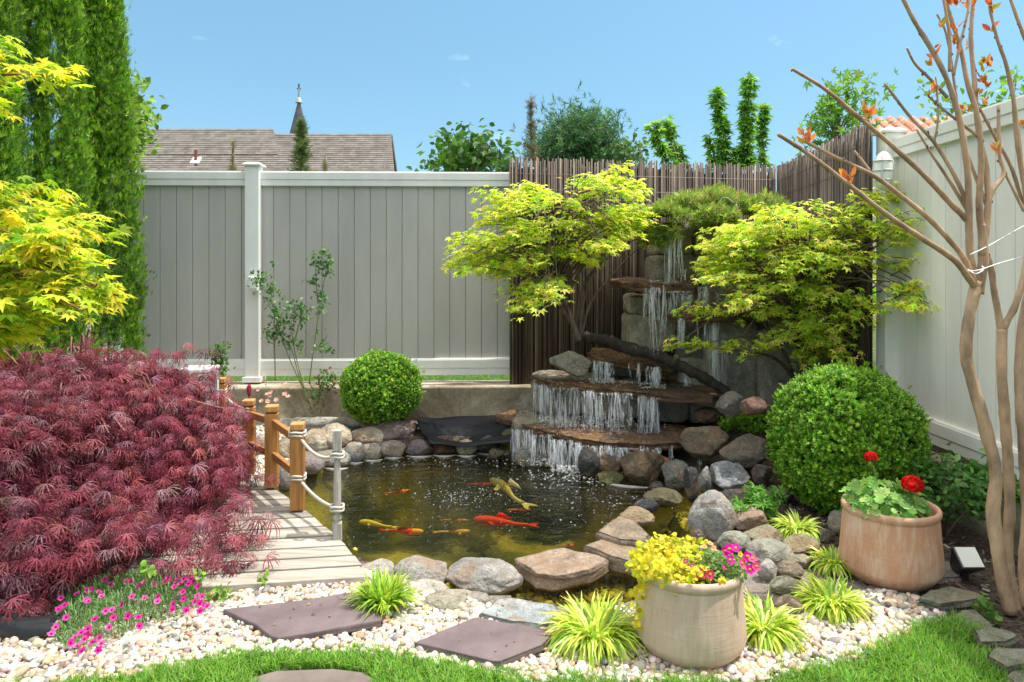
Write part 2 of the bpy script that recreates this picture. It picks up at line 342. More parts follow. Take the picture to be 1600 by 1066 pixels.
# ledge stone: rusty wet slabs
m, t, b, o = newmat('rusty_wet_slab'); n = noise_(t, 14, 8, .7, dist=1); n2 = noise_(t, 3.5, 5, .6)
k = ramp(t, n, [(.30,(.035,.022,.015)),(.50,(.22,.11,.045)),(.70,(.52,.30,.14))]); k = mixc(t, k, (.06,.05,.045), ramp(t, n2, [(.42,0),(.60,.8)])); k = mixc(t, k, attr(t), .22)
lk(t, k, b.inputs['Base Color']); lk(t, ramp(t, noise_(t, 20), [(.35,.12),(.65,.5)]), b.inputs['Roughness']); bump(t, b, noise_(t, 26, 7, .7, stretch=(1,1,3)), .03); M['ledge'] = m
# pond water
m, t, b, o = newmat('pond_water'); t.nodes.remove(b)
fr = nn(t, 'ShaderNodeFresnel'); fr.inputs[0].default_value = 1.30; gl = nn(t, 'ShaderNodeBsdfGlossy'); gl.inputs['Roughness'].default_value = .04; tr = nn(t, 'ShaderNodeBsdfTransparent'); tr.inputs[0].default_value = (.68,.69,.40,1)
bp = nn(t, 'ShaderNodeBump'); bp.inputs['Distance'].default_value = .016; bp.inputs['Strength'].default_value = .55
na = noise_(t, 9, 4, .6, stretch=(1,1.6,1), dist=1.2); nb_ = noise_(t, 30, 3, .5); ad = nn(t, 'ShaderNodeMath', operation='MULTIPLY_ADD'); ad.inputs[1].default_value = .35; lk(t, nb_, ad.inputs[0]); lk(t, na, ad.inputs[2]); lk(t, ad.outputs[0], bp.inputs['Height'])
lk(t, bp.outputs[0], gl.inputs['Normal']); lk(t, bp.outputs[0], fr.inputs['Normal'])
ms = nn(t, 'ShaderNodeMixShader'); lk(t, fr.outputs[0], ms.inputs[0]); lk(t, tr.outputs[0], ms.inputs[1]); lk(t, gl.outputs[0], ms.inputs[2]); lk(t, ms.outputs[0], o.inputs[0]); M['water'] = m
# falling water
m, t, b, o = newmat('falling_water'); b.inputs['Base Color'].default_value = (.88,.91,.95,1); b.inputs['Roughness'].default_value = .12; tr = nn(t, 'ShaderNodeBsdfTransparent')
ms = nn(t, 'ShaderNodeMixShader'); lk(t, ramp(t, noise_(t, 45, 4, .6, stretch=(1,1,.05)), [(.36,.03),(.66,.7)]), ms.inputs[0]); lk(t, tr.outputs[0], ms.inputs[1]); lk(t, b.outputs[0], ms.inputs[2]); lk(t, ms.outputs[0], o.inputs[0]); M['fall'] = m
m, t, b, o = newmat('foam'); b.inputs['Base Color'].default_value = (.85,.88,.88,1); b.inputs['Roughness'].default_value = .2; tr = nn(t, 'ShaderNodeBsdfTransparent')
ms = nn(t, 'ShaderNodeMixShader'); ms.inputs[0].default_value = .36; lk(t, tr.outputs[0], ms.inputs[1]); lk(t, b.outputs[0], ms.inputs[2]); lk(t, ms.outputs[0], o.inputs[0]); M['foam'] = m
m, t, b, o = newmat('water_sheet'); b.inputs['Base Color'].default_value = (.80,.85,.9,1); b.inputs['Roughness'].default_value = .15; tr = nn(t, 'ShaderNodeBsdfTransparent')
ms = nn(t, 'ShaderNodeMixShader'); lk(t, ramp(t, noise_(t, 60, 5, .65, stretch=(1,1,.03)), [(.47,.0),(.66,.55)]), ms.inputs[0]); lk(t, tr.outputs[0], ms.inputs[1]); lk(t, b.outputs[0], ms.inputs[2]); lk(t, ms.outputs[0], o.inputs[0]); M['sheet'] = m
# ground
m, t, b, o = newmat('ground'); sep = nn(t, 'ShaderNodeSeparateColor'); lk(t, attr(t), sep.inputs[0])
n = noise_(t, 14, 8, .7); n2 = noise_(t, 60, 6, .7); n3 = noise_(t, 2.2, 4, .5)
soil = ramp(t, n2, [(.3,(.02,.014,.01)),(.5,(.07,.05,.035)),(.72,(.20,.15,.11))])
lawn = ramp(t, n, [(.3,(.03,.05,.012)),(.7,(.09,.13,.03))]); grav = ramp(t, n2, [(.3,(.10,.08,.06)),(.7,(.34,.30,.25))])
bed = ramp(t, n3, [(.36,(.03,.04,.02)),(.50,(.13,.12,.035)),(.64,(.40,.31,.07))]); bed = mixc(t, bed, ramp(t, n2, [(.3,.6),(.7,1.3)]), 1., 'MULTIPLY')
k = mixc(t, soil, lawn, sep.outputs[0]); k = mixc(t, k, grav, sep.outputs[1]); k = mixc(t, k, bed, sep.outputs[2])
lk(t, k, b.inputs['Base Color']); b.inputs['Roughness'].default_value = .95; bump(t, b, n2, .012); M['ground'] = m
# glass
m, t, b, o = newmat('frosted_glass'); b.inputs['Base Color'].default_value = (.80,.82,.74,1); b.inputs['Roughness'].default_value = .25; M['glass'] = m
# ================================================================ the ground, pond bed and water
ZW = -0.05
pond_px = [(395,800),(430,755),(480,738),(540,722),(640,708),(760,704),(900,704),(960,715),(1010,738),(1070,760),(1125,772),(1150,792),(1150,835),(1105,870),(1070,910),(1010,950),(940,968),(880,965),(800,950),(735,940),(690,927),(640,912),(600,900),(560,884),(500,872),(420,850)]
pond = np.array([G(x, y, ZW)[:2] for x, y in pond_px])
def sdist(X, Y, poly):           # positive inside
    p = np.stack([X, Y], -1); ins = np.zeros(X.shape, bool); d = np.full(X.shape, 1e9)
    for i in range(len(poly)):
        a, b_ = poly[i], poly[(i+1)%len(poly)]
        e = b_-a; wv = p-a; h = np.clip((wv@e)/(e@e), 0, 1); d = np.minimum(d, np.linalg.norm(wv-h[...,None]*e, axis=-1))
        c = ((a[1] > Y) != (b_[1] > Y)) & (X < (b_[0]-a[0])*(Y-a[1])/(b_[1]-a[1]+1e-12)+a[0]); ins ^= c
    return np.where(ins, d, -d)
lawn_px = [(-300,1090),(0,1082),(120,1072),(230,1060),(350,1036),(480,1022),(600,1026),(700,1044),(820,1070),(1000,1075),(1180,1074),(1300,1046),(1380,1025),(1430,994),(1490,976),(1530,1000),(1560,1040),(1620,1075)]
lawn = np.array([G(x, y)[:2] for x, y in lawn_px]+[(2.2,1.9),(2.2,.2),(-2.6,.2),(-2.6,2.2)])
gx = np.concatenate([[-500,-150,-50,-20,-9], np.arange(-5,4.01,.045), [5,8,15,40,150,500]])
gy = np.concatenate([[-60,-15,-5,-1,.2,1], np.arange(1.6,7.5,.045), [8,10,14,25,60,200,700]])
X, Y = np.meshgrid(gx, gy, indexing='ij'); sdp = sdist(X, Y, pond); sdl = sdist(X, Y, lawn)
backline = 6.32+.05*np.clip(X, -3, 9)
Z = .010*vn(np.stack([X*3, Y*3, X*0], -1))+.08*np.clip((Y-4.7)/1.2, 0, 1)
Z = np.where((X > 2.52)&(Y > .9)|(Y > backline), .335, Z)
shallow = np.clip((3.85-Y)/.4, 0, 1); shallow = np.maximum(shallow, np.clip((X-.78)/.2, 0, 1)*np.clip((4.6-Y)/.3, 0, 1))
maxd = .46*(1-shallow)+.075*shallow
Z = np.where(sdp > 0, ZW-np.minimum(maxd, .05+sdp*.9)+.02*vn(np.stack([X*5, Y*5, X*0], -1)), Z)
col = np.zeros(X.shape+(3,))
lawnm = (np.clip(sdl/.05+.5, 0, 1)); far = (Y > backline) | (np.abs(X) > 4) | (Y < 1.0)
col[...,0] = np.where(far, 1, lawnm)
gravzone = (Y < 3.35)&(X > -2.6)&(X < 1.60)&(sdp < 0)&(Y > 1.5)
gravzone |= (X < -.9)&(Y < 5.6)&(X > -2.4)&(Y > 3.3)&(sdp < 0)
col[...,1] = np.where(gravzone&(lawnm < .5), 1, 0); col[...,2] = sdp > 0
col[...,0] *= (1-col[...,1]); 
nx, ny = X.shape; i, j = np.meshgrid(np.arange(nx-1), np.arange(ny-1), indexing='ij')
q = np.stack([i*ny+j, (i+1)*ny+j, (i+1)*ny+j+1, i*ny+j+1], -1).reshape(-1,4)
mb = MB(); mb.add(np.stack([X,Y,Z], -1).reshape(-1,3), [q], col.reshape(-1,3)); tag(mb.build('ground', M['ground'], smooth=True, origin=(0,0,0)), kind='structure')
def hgt(x, y):
    x = np.atleast_1d(x); y = np.atleast_1d(y)
    i = np.clip(np.searchsorted(gx, x)-1, 0, nx-2); j = np.clip(np.searchsorted(gy, y)-1, 0, ny-2)
    return Z[i, j]
cen = pond.mean(0); po = pond+(pond-cen)/np.linalg.norm(pond-cen, axis=1)[:,None]*.07
area = sum(po[i][0]*po[(i+1)%len(po)][1]-po[(i+1)%len(po)][0]*po[i][1] for i in range(len(po)))
if area < 0: po = po[::-1]          # the surface must face up
mb = MB(); mb.add(np.concatenate([po, np.full((len(po),1), ZW)], 1), [np.arange(len(po))[None]], (.5,.5,.5)); tag(mb.build('water', M['water']), kind='structure')

# ================================================================ concrete walls, kerb
def wall(name, pts, thick, z0, z1, label, mat='concrete', jit=.0):
    mb = MB(); pts = np.array(pts, float); dn = pts[1]-pts[0]; nrm = np.array([-dn[1], dn[0]])/np.linalg.norm(dn)
    a = pts[0]; b_ = pts[1]; c = b_+nrm*thick; d = a+nrm*thick
    hexa(mb, [(*a,z0),(*b_,z0),(*c,z0),(*d,z0)], [(*a,z1),(*b_,z1),(*c,z1),(*d,z1)]); o = mb.build(name, M[mat], bevel=.012); tag(o, label, 'wall'); return o
FB0, FB1 = P(120, 420, 6.20), P(802, 420, 6.33)          # back fence line
wall('concrete_wall', [(-3.4,5.98),(2.5,6.14)], .36, -.1, .372, 'stained low concrete retaining wall under the grey back fence')
wall('concrete_wall', [(2.46,6.12),(2.46,.6)], .36, -.1, .285, 'low grey concrete wall along the foot of the right fence').name = 'concrete_wall'
mb = MB(); tube(mb, [G(372,668,.06), G(440,664,.08), G(520,661,.09), G(590,664,.08), G(655,668,.08)], [.05,.055,.05,.05,.035], 10, 60, (.50,.48,.42), rough=.15)
tag(mb.build('stone_kerb', M['stone'], smooth=True), 'long pale curved kerb edging the rose bed behind the bridge', 'kerb')

# ================================================================ vinyl fences
PAN, WHT = (.45,.43,.39), (.78,.77,.73)
def fence(p0, p1, z0, z1, label, side, pw=.142, pan=PAN, rail=WHT, posts=(), cap=True):
    p0 = np.array(p0, float); p1 = np.array(p1, float); d = p1-p0; L = np.linalg.norm(d); d /= L; n = np.array([-d[1], d[0]])*side   # n: away from viewer side
    rz = math.atan2(d[1], d[0]); root = thing('fence', label, 'fence', (*((p0+p1)/2), z0))
    mb = MB(); k = int(L/pw); wv = L/k
    for i in range(k):
        c = p0+d*(i+.5)*wv+n*.03; g = rng.uniform(.96,1.04)
        box(mb, (*c, (z0+z1)/2), (wv-.0038, .022, z1-z0-.16), rz, np.array(pan)*g)
    c = (p0+p1)/2+n*.048; box(mb, (*c, (z0+z1)/2), (L, .010, z1-z0-.2), rz, np.array(pan)*.8)
    mb.build('panel', M['vinyl'], root, bevel=.002)
    for nm, zc, h in (('top_rail', z1-.065, .13), ('bottom_rail', z0+.085, .15)):
        mb = MB(); c = (p0+p1)/2+n*.02; box(mb, (*c, zc), (L, .062, h), rz, rail)
        c = c-n*.034; box(mb, (*c, zc+h*.18), (L, .008, h*.5), rz, rail); mb.build(nm, M['vinyl'], root, bevel=.006)
    for s in posts:
        c = p0+d*s; mb = MB(); box(mb, (*c, (z0-.04+z1+.04)/2), (.125,.125,z1-z0+.08), rz, rail); po_ = mb.build('post', M['vinyl'], root, bevel=.006)
        mb = MB(); zt = z1+.04
        for wx, za, zb, wt in ((.165,zt,zt+.018,.165),(.15,zt+.018,zt+.035,.10)):
            R = np.array([[math.cos(rz),-math.sin(rz)],[math.sin(rz),math.cos(rz)]])
            q = np.array([[-1,-1],[1,-1],[1,1],[-1,1]])/2
            hexa(mb, [(*(c+R@(v*wx)), za) for v in q], [(*(c+R@(v*wt)), zb) for v in q], rail)
        mb.build('post_cap', M['vinyl'], po_, bevel=.003)
        mb = MB(); box(mb, (*c, z0-.012), (.16,.16,.045), rz, rail); mb.build('post_base', M['vinyl'], po_, bevel=.004)
    return root
px0 = FB0[:2]; px1 = FB1[:2]; Lb = np.linalg.norm(px1-px0); spost = (P(397,420,6.25)[0]-px0[0])
fence(px0, px1, .425, 2.255, 'tall grey panel fence with pale rails at the back left of the pond', 1, posts=(spost,))
fence((2.565,4.78), (2.565,-.6), .315, 2.265, 'grey panel fence running towards the camera behind the bare branching tree', 1, posts=(.0,2.6), pan=(.78,.75,.68), rail=(.80,.78,.71))
o = MB(); c = P(397,443,6.13); box(o, c, (.085,.07,.13), 0, (.75,.75,.72)); box(o, c+np.array([0,-.04,.004]), (.065,.012,.10), 0, (.8,.8,.77))
tag(o.build('outlet_box', M['paint'], bevel=.006), 'small white electrical outlet box mounted on the fence post', 'outlet')

# bamboo screens
def reeds(name, p0, p1, ztop0, ztop1, zb, label, step=.0158, side=1):
    p0 = np.array(p0, float); p1 = np.array(p1, float); d = p1-p0; L = np.linalg.norm(d); d /= L; n = np.array([-d[1], d[0]])
    root = thing(name, label, 'bamboo screen', (*((p0+p1)/2), zb)); mb = MB(); m = int(L/step)
    cols = [(.13,.092,.066),(.20,.145,.105),(.28,.21,.155),(.075,.055,.042),(.35,.28,.21)]
    for i in range(m):
        s = (i+.5)/m; zt = ztop0+(ztop1-ztop0)*s**1.3+rng.uniform(-.028,.012)+(.02 if rng.random() < .1 else 0); c = p0+d*L*s+n*rng.uniform(-.004,.004); cc = np.array(cols[rng.choice(5, p=[.3,.3,.18,.14,.08])])*rng.uniform(.5,.9)
        r = rng.uniform(.0058,.0076); lean = rng.normal()*.006
        if rng.random() < .03: continue
        tube(mb, [(c[0], c[1], zb-rng.uniform(0,.03)), (c[0]+d[0]*lean, c[1]+d[1]*lean, zt)], r, 6, 3, cc)
    for i in range(int(L/.012)):
        s = (i+.5)*.012/L; zt = (ztop0+(ztop1-ztop0)*s**1.3)-.07+rng.uniform(-.03,.03); c = p0+d*L*s+n*(.016 if side > 0 else -.016); tube(mb, [(c[0], c[1], zb), (c[0], c[1], zt)], .0075, 5, 2, np.array(cols[rng.choice(5, p=[.3,.3,.18,.14,.08])])*rng.uniform(.15,.45))  # backing reeds coloured darker so gaps between the front reeds look shaded
    mb.build('reeds', M['bamboo'], root, smooth=True)
    mb = MB()
    for f in (.86,.93):
        za = zb+(ztop0-zb)*f; zc = zb+(ztop1-zb)*f
        for sgn in (-1,1): tube(mb, [(*(p0+n*.011*sgn), za), (*(p1+n*.011*sgn), zc)], .0015, 4, 2, (.10,.09,.08))
    mb.build('wire', M['metal'], root); return root
B0 = P(797,420,6.17)[:2]; B1 = P(1212,420,6.72)[:2]
reeds('bamboo_screen', B0, B1, 2.365, 2.375, .36, 'brown reed screen across the back behind the waterfall')
reeds('bamboo_screen', (B1[0]+.01, B1[1]-.02), (2.44,4.80), 2.36, 2.40, .30, 'brown reed screen turning towards the viewer in the right corner')
# second lower layer of old reeds against the back wall
mb = MB()
# ================================================================ lamps on the fence, spotlight
def bulkhead(c, s, n, label):
    n = nrm_(np.array(n, float)); root = thing('wall_lamp', label, 'wall lamp', c); up = np.array([0,0,1.]); sx = np.cross(up, n); R = np.stack([sx, up, n], 1); c = np.array(c)
    a = np.arange(28)/28*2*PI; 
    def ring(r1, r2, d): return c+(np.stack([np.cos(a)*r1, np.sin(a)*r2, np.full(28, d)], 1)*s)@R.T
    def shell(prof, nm, mat, colr):
        mb = MB(); V = np.concatenate([ring(*p) for p in prof]); k = len(prof); i, j = np.meshgrid(np.arange(k-1), np.arange(28), indexing='ij'); j2 = (j+1)%28
        mb.add(V, [np.stack([i*28+j, i*28+j2, (i+1)*28+j2, (i+1)*28+j], -1).reshape(-1,4), ((k-1)*28+np.arange(28))[None]], colr); return mb.build(nm, M[mat], root, smooth=True)
    shell([(.5,1,-.3),(.52,1.02,0),(.52,1.02,.22),(.46,.95,.26)], 'base', 'paint', (.62,.62,.58))
    shell([(.45,.93,.24),(.44,.90,.42),(.36,.78,.58),(.22,.5,.68),(.05,.1,.71)], 'glass', 'glass', (.7,.7,.6))
    mb = MB()
    for y_ in (-.5,0,.5): 
        w_ = .47*math.sqrt(1-(y_/1.0)**2); tube(mb, [c+R@(np.array([x_*w_, y_, .26+.50*math.sqrt(max(0,1-x_*x_*.98))])*s) for x_ in np.linspace(-1,1,9)], .045*s, 6, 25, (.6,.6,.56))
    tube(mb, [c+R@(np.array([0, y_*.98, .26+.50*math.sqrt(max(0,1-y_*y_*.98))])*s) for y_ in np.linspace(-1,1,9)], .045*s, 6, 25, (.6,.6,.56)); mb.build('cage', M['metal'], root, smooth=True)
bulkhead(P(1381,268,4.60), .125, (-.55,-.83,0), 'large oval caged bulkhead lamp in the right corner of the garden')
bulkhead(P(813,296,6.12), .045, (0,-1,0), 'tiny round white lamp at the left end of the reed screen')
c = G(1530,925,.0)+np.array([0,.1,0]); root = thing('spotlight', 'small black garden spotlight with a pale lens beside the tree trunks', 'spotlight', c)
mb = MB(); T = math.radians(42); R = np.array([[1,0,0],[0,math.cos(T),-math.sin(T)],[0,math.sin(T),math.cos(T)]])
q = np.array([[-1,-1],[1,-1],[1,1],[-1,1]])/2
hexa(mb, [c+np.array([0,0,.085])+R@np.array([*(v*.055),-.07]) for v in q], [c+np.array([0,0,.085])+R@np.array([*(v*.105),.045]) for v in q], (.03,.03,.035)); mb.build('housing', M['plastic'], root, bevel=.006)
mb = MB(); box(mb, c+np.array([0,0,.085])+R@np.array([0,0,.049]), (.09,.09,.008), R=R, col=(.6,.62,.6)); mb.build('lens', M['glass'], root)
mb = MB(); box(mb, c+np.array([0,.0,.02]), (.03,.02,.09), 0, (.03,.03,.035)); mb.build('bracket', M['plastic'], root, bevel=.003)

# ================================================================ waterfall: masonry, ledges, falls
root = thing('stone_wall', 'grey stacked stone block wall that carries the waterfall ledges', 'stone wall', (1.4,5.7,0))
def blk(px0_, px1_, py0, py1, d, depth=.4, colr=(.26,.25,.20), wet=True, seed=0):
    a = P(px0_, py1, d); b_ = P(px1_, py0, d); v, f = ico(5); s = np.sign(v)*np.abs(v)**.28; s = s/np.abs(s).max()
    c = np.array([(a[0]+b_[0])/2, d+depth/2, (a[2]+b_[2])/2]); h = np.array([(b_[0]-a[0])/2, depth/2, (b_[2]-a[2])/2])
    w_ = c+s*h; w_ = w_+.022*fbm(w_*7+seed)[:,None]*v+.008*fbm(w_*26+seed)[:,None]*v
    m_ = MB(); m_.add(w_, [f], np.array(colr)); m_.build('block', M['wet_stone' if wet else 'stone'], root, smooth=True)
gr = [(.46,.43,.32),(.34,.31,.24),(.52,.46,.34),(.28,.25,.20)]
for k, (a_, b_, c_, d_, e_) in enumerate([(985,1052,462,492,5.84),(1050,1115,458,497,5.86),(982,1060,491,549,5.82),(1058,1128,498,562,5.80),
    (1022,1085,352,400,5.98),(1020,1088,398,448,5.95),(1084,1150,400,446,5.97),(1096,1160,440,484,5.88),(1158,1230,430,490,5.9),(1085,1160,345,402,5.99),(1158,1240,345,432,6.0),
    (935,1062,560,590,5.83),(1060,1128,560,612,5.74),(832,930,590,650,5.62),(925,1010,598,655,5.58),(1008,1080,606,662,5.54),(1078,1122,608,664,5.56),
    (800,900,655,735,5.50),(898,985,672,738,5.40),(983,1070,680,748,5.30),(1068,1140,705,765,5.20),(1138,1210,712,768,5.22)]):
    blk(a_, b_, c_, d_, e_, .42, gr[k%4], True, k)
for k, (a_, b_, c_, d_, e_) in enumerate([(1108,1190,502,628,5.62),(1188,1262,515,652,5.56),(1150,1240,440,520,5.80),(1235,1300,470,600,5.55)]):
    blk(a_, b_, c_, d_, e_, .4, [(.48,.44,.36),(.58,.51,.43),(.42,.38,.31),(.50,.44,.37)][k], False, k+40)
def ledge(name, pts, thick, label, colr=(.22,.12,.06), seed=0, mat='ledge', jag=.035, strat=.018):
    mb = MB(); slab(mb, [P(*p) for p in pts], thick*.75, jag*1.25, strat*1.5, colr, 200, seed, .008, 8); o = mb.build(name, M[mat], smooth=True); return tag(o, label, 'stone ledge', 'stone ledges of the waterfall')
ledge('stone_ledge', [(775,648,5.7),(800,658,5.6),(850,672,5.3),(900,683,5.1),(960,690,5.0),(1020,692,4.95),(1078,688,5.0),(1085,668,5.5),(1000,650,5.9),(900,642,5.95),(800,640,5.9)], .075, 'lowest and widest rusty brown ledge, just above the pond', seed=1)
ledge('stone_ledge', [(826,588,5.7),(860,596,5.5),(930,605,5.4),(1000,612,5.3),(1060,619,5.25),(1118,620,5.25),(1120,606,5.6),(1040,592,5.85),(940,583,5.95),(850,580,5.9)], .07, 'wide rusty ledge second from the bottom, with the fallen branch end over it', seed=2)
ledge('stone_ledge', [(918,551,5.7),(940,562,5.6),(1000,567,5.55),(1050,572,5.6),(1062,560,5.9),(1000,548,6.1),(930,543,6.0)], .08, 'orange brown ledge beside the lichen covered boulder, under the branch', seed=3)
ledge('stone_ledge', [(1045,490,5.5),(1075,493,5.4),(1130,490,5.4),(1200,486,5.4),(1210,478,5.8),(1120,474,5.95),(1060,478,5.85)], .085, 'reddish ledge half hidden by the right green maple', (.16,.08,.06), 4)
ledge('stone_ledge', [(955,436,5.8),(970,440,5.55),(1020,443,5.5),(1085,445,5.5),(1095,439,5.85),(1040,435,6.1),(975,433,6.0)], .095, 'thick red brown layered ledge, second from the top, sticking out to the left', (.20,.10,.07), 5)
ledge('stone_ledge', [(1022,347,5.6),(1062,349,5.55),(1068,352,6.1),(1020,351,6.1)], .05, 'small topmost ledge spout under the creeping juniper', (.18,.10,.08), 6, jag=.015)
ledge('stone_ledge', [(1128,232+120,5.7),(1215,352,5.7),(1225,356,6.2),(1125,356,6.2)], .05, 'short dark capping slab beside the juniper above the right green maple', (.12,.09,.08), 7, jag=.015)
mb = MB(); pp = [P(915,526,5.75), P(945,532,5.6), P(985,545,5.5), P(1020,555,5.45), P(1055,568,5.4), P(1090,585,5.33), P(1115,600,5.28), P(1138,614,5.25)]
tube(mb, pp, [.040,.044,.047,.044,.041,.040,.038,.036], 14, 110, (.035,.028,.022), rough=.3); tube(mb, [P(1055,566,5.4), P(1058,556,5.35)], [.03,.022], 10, 6, (.10,.08,.06), rough=.1); tube(mb, [P(1135,612,5.25), P(1150,616,5.2), P(1165,624,5.2)], [.008,.003], 5, 8, (.08,.06,.05)); tube(mb, [P(953,533,5.6), P(957,526,5.57)], [.026,.02], 8, 5, (.12,.10,.07), rough=.1)
tag(mb.build('fallen_branch', M['bark'], smooth=True), 'dark bare fallen branch lying diagonally across the waterfall ledges', 'branch')

def fall(label, strands):
    s0 = strands[0]; root = thing('waterfall', label, 'waterfall', P((s0[0]+s0[1])/2, s0[3], s0[4]), 'falls of water between the ledges')
    for (x0, x1, y0, y1, d, n, wpx) in strands:
        mb = MB(); m_ = max(1, int((x1-x0)/5)); cc_ = rng.uniform(x0, x1, m_); wt = rng.random(m_)**2+.08; wt /= wt.sum(); H_ = y1-y0; v, f = ico(1)
        for k in range(int(n*3.2)+2):
            q_ = rng.choice(m_, p=wt); x = cc_[q_]+rng.normal()*1.5 if rng.random() < .66 else rng.uniform(x0, x1); dr = rng.normal()*(1.2+H_*.035); ph = rng.uniform(0,6); a, b2 = sorted(rng.random(2))
            if rng.random() < .35: a = 0
            if b2-a < .12: b2 = min(1, a+.25)
            pts = [P(x+dr*t**1.4+.8*math.sin(ph+t*7), y0-1.5+(H_+2)*t, d-.05*math.sqrt(t)+.01*math.sin(ph)) for t in np.linspace(a, b2, 6)]
            r_ = rng.uniform(.0006,.0019)*(1+.15*wpx); tube(mb, pts, [r_*.4, r_, r_*.8, r_*.3], 5, 9, (1,1,1))
        for k in range(int(n*5*(H_/40)**.5)):
            t = rng.random()**.7; x = cc_[rng.choice(m_, p=wt)]+rng.normal()*(1.0+3.5*t); c = P(x, y0+H_*t, d-.05*math.sqrt(t)+rng.normal()*.012*t); r_ = rng.uniform(.0009,.0024); mb.add(v*np.array([1,1,rng.uniform(1,3)])*r_+c, [f], (1,1,1))
        mb.build('stream', M['fall'], root, smooth=True)
        if x1-x0 > 6:
            mb = MB(); nu, nv = 24, 12; V = []
            for a in range(nu):
                for b2 in range(nv):
                    t = b2/(nv-1); x = x0-2+(x1-x0+4)*a/(nu-1); V.append(P(x+1.5*math.sin(a*1.7+t*2), y0+H_*t, d+.02-.04*math.sqrt(t)+.012*math.sin(a*1.1)+.008*math.sin(a*2.9+t*3)))
            i, j = np.meshgrid(np.arange(nu-1), np.arange(nv-1), indexing='ij'); mb.add(V, [np.stack([i*nv+j, (i+1)*nv+j, (i+1)*nv+j+1, i*nv+j+1], -1).reshape(-1,4)], (1,1,1)); mb.build('water_sheet', M['sheet'], root, smooth=True)
    return root
fall('thin streams falling from the topmost spout onto the second ledge', [(1040,1047,354,443,5.52,5,3),(1053,1057,354,443,5.52,4,2.5),(1061,1067,352,442,5.52,5,3),(1070,1074,420,442,5.5,2,1.5)])
fall('single long stream left of centre falling from the thick red brown ledge', [(1016,1022,446,558,5.42,7,3.5),(1006,1030,450,500,5.45,6,1.6)])
fall('narrow stream falling past the half hidden reddish ledge', [(1036,1041,447,535,5.42,5,2.5),(1045,1080,455,490,5.45,8,1.4),(1030,1036,500,545,5.45,3,2)])
fall('short stream running onto the reddish ledge from the right', [(1092,1104,448,480,5.45,10,2),(1118,1124,455,478,5.45,2,1.5)])
fall('wide pale veil of water sliding down the tall grey stones', [(1100,1122,500,600,5.44,22,2.6),(1125,1133,520,610,5.5,5,1.6)])
fall('slim stream under the left end of the reddish ledge', [(1060,1067,498,545,5.38,6,2.2),(1088,1089,500,545,5.4,1,1.2)])
fall('pair of short white curtains falling beside the lichen covered boulder', [(927,945,565,598,5.5,12,2.4),(945,957,568,598,5.5,8,2.2),(982,984,570,596,5.48,1,1.5)])
fall('short bright fall between the branch and the second lowest ledge', [(1010,1016,573,602,5.45,5,2),(1018,1030,574,606,5.42,12,2.2),(995,1000,568,600,5.45,3,2.4),(1070,1078,582,604,5.4,4,1.6)])
fall('long row of thin streams dropping onto the lowest ledge', [(834,852,602,660,5.5,8,2),(856,900,606,668,5.38,16,2),(900,926,612,671,5.32,14,2.2),(930,985,614,674,5.26,16,1.7),(998,1010,620,677,5.2,7,2.2),(1012,1028,622,677,5.2,9,2)])
fall('broad curtain of water pouring off the lowest ledge into the pond', [(800,835,672,722,5.22,22,2),(830,860,680,728,5.12,18,2.2),(860,892,688,738,5.02,22,2.4),(892,905,692,736,5.0,8,2.4),(905,960,697,728,4.96,22,1.6),(960,1030,700,720,4.93,16,1.3)])
fall('two separate trickles at the right end of the lowest ledge', [(1048,1051,697,727,4.9,3,1.8),(1093,1096,716,735,4.9,3,1.6),(1000,1003,697,712,4.9,1,1.2)])
# ---- foam and splashes
v1, f1 = ico(1)
def specks(name, label, pts, rad, flat=.35, mat='foam'):
    mb = MB(); n = len(pts); R = np.tile(np.eye(3), (n,1,1)); scatter(mb, v1*np.array([1,1,flat]), f1, pts, R, rad, np.full((n,3), .9)); o = mb.build(name, M[mat], smooth=True); return tag(o, label, kind='stuff')
pp = []; rr = []
def foampatch(cx, cy, sx, sy, n, r0, r1):
    for k in range(n):
        x, y = cx+rng.normal()*sx, cy+rng.normal()*sy
        if y < 700: continue
        g = G(x, y, ZW+.002)
        if rng.random() < .38 and sdist(g[0], g[1], pond) > .02: pp.append(g); rr.append(rng.uniform(r0, r1)*rng.random()**.8+.001)
foampatch(720,778,62,18,260,.0015,.004); foampatch(720,776,28,9,320,.002,.006); foampatch(900,742,45,8,900,.002,.011); foampatch(950,768,45,22,420,.002,.008); foampatch(790,745,120,20,520,.002,.007)
foampatch(700,800,150,45,260,.001,.003); foampatch(640,718,70,5,160,.003,.012); foampatch(950,800,70,20,160,.002,.007); foampatch(640,845,80,25,120,.001,.003); foampatch(760,722,45,6,140,.003,.012)
specks('foam', 'white foam bubbles floating on the pond', np.array(pp), np.array(rr))
pp = []; rr = []
for (x0, x1, y0, y1, d, n, s) in [(1015,1060,438,444,5.55,90,.006),(1000,1040,548,558,5.6,110,.006),(920,960,592,600,5.5,110,.006),(1000,1040,598,608,5.42,130,.006),(840,1030,652,668,5.35,520,.006),(830,1060,664,684,5.15,300,.004),(860,1000,596,606,5.45,160,.004),(870,905,728,740,4.98,260,.009),(810,860,716,730,5.15,160,.007),(905,1010,716,745,4.95,120,.005),(1046,1052,722,728,4.88,20,.005)]:
    for k in range(n): pp.append(P(rng.uniform(x0,x1), rng.uniform(y0,y1), d+rng.uniform(-.06,.06))+np.array([0,0,.004])); rr.append(s*rng.random()**1.5+.0012)
specks('splash', 'white splashes where the falls hit ledges and pond', np.array(pp), np.array(rr), .7)
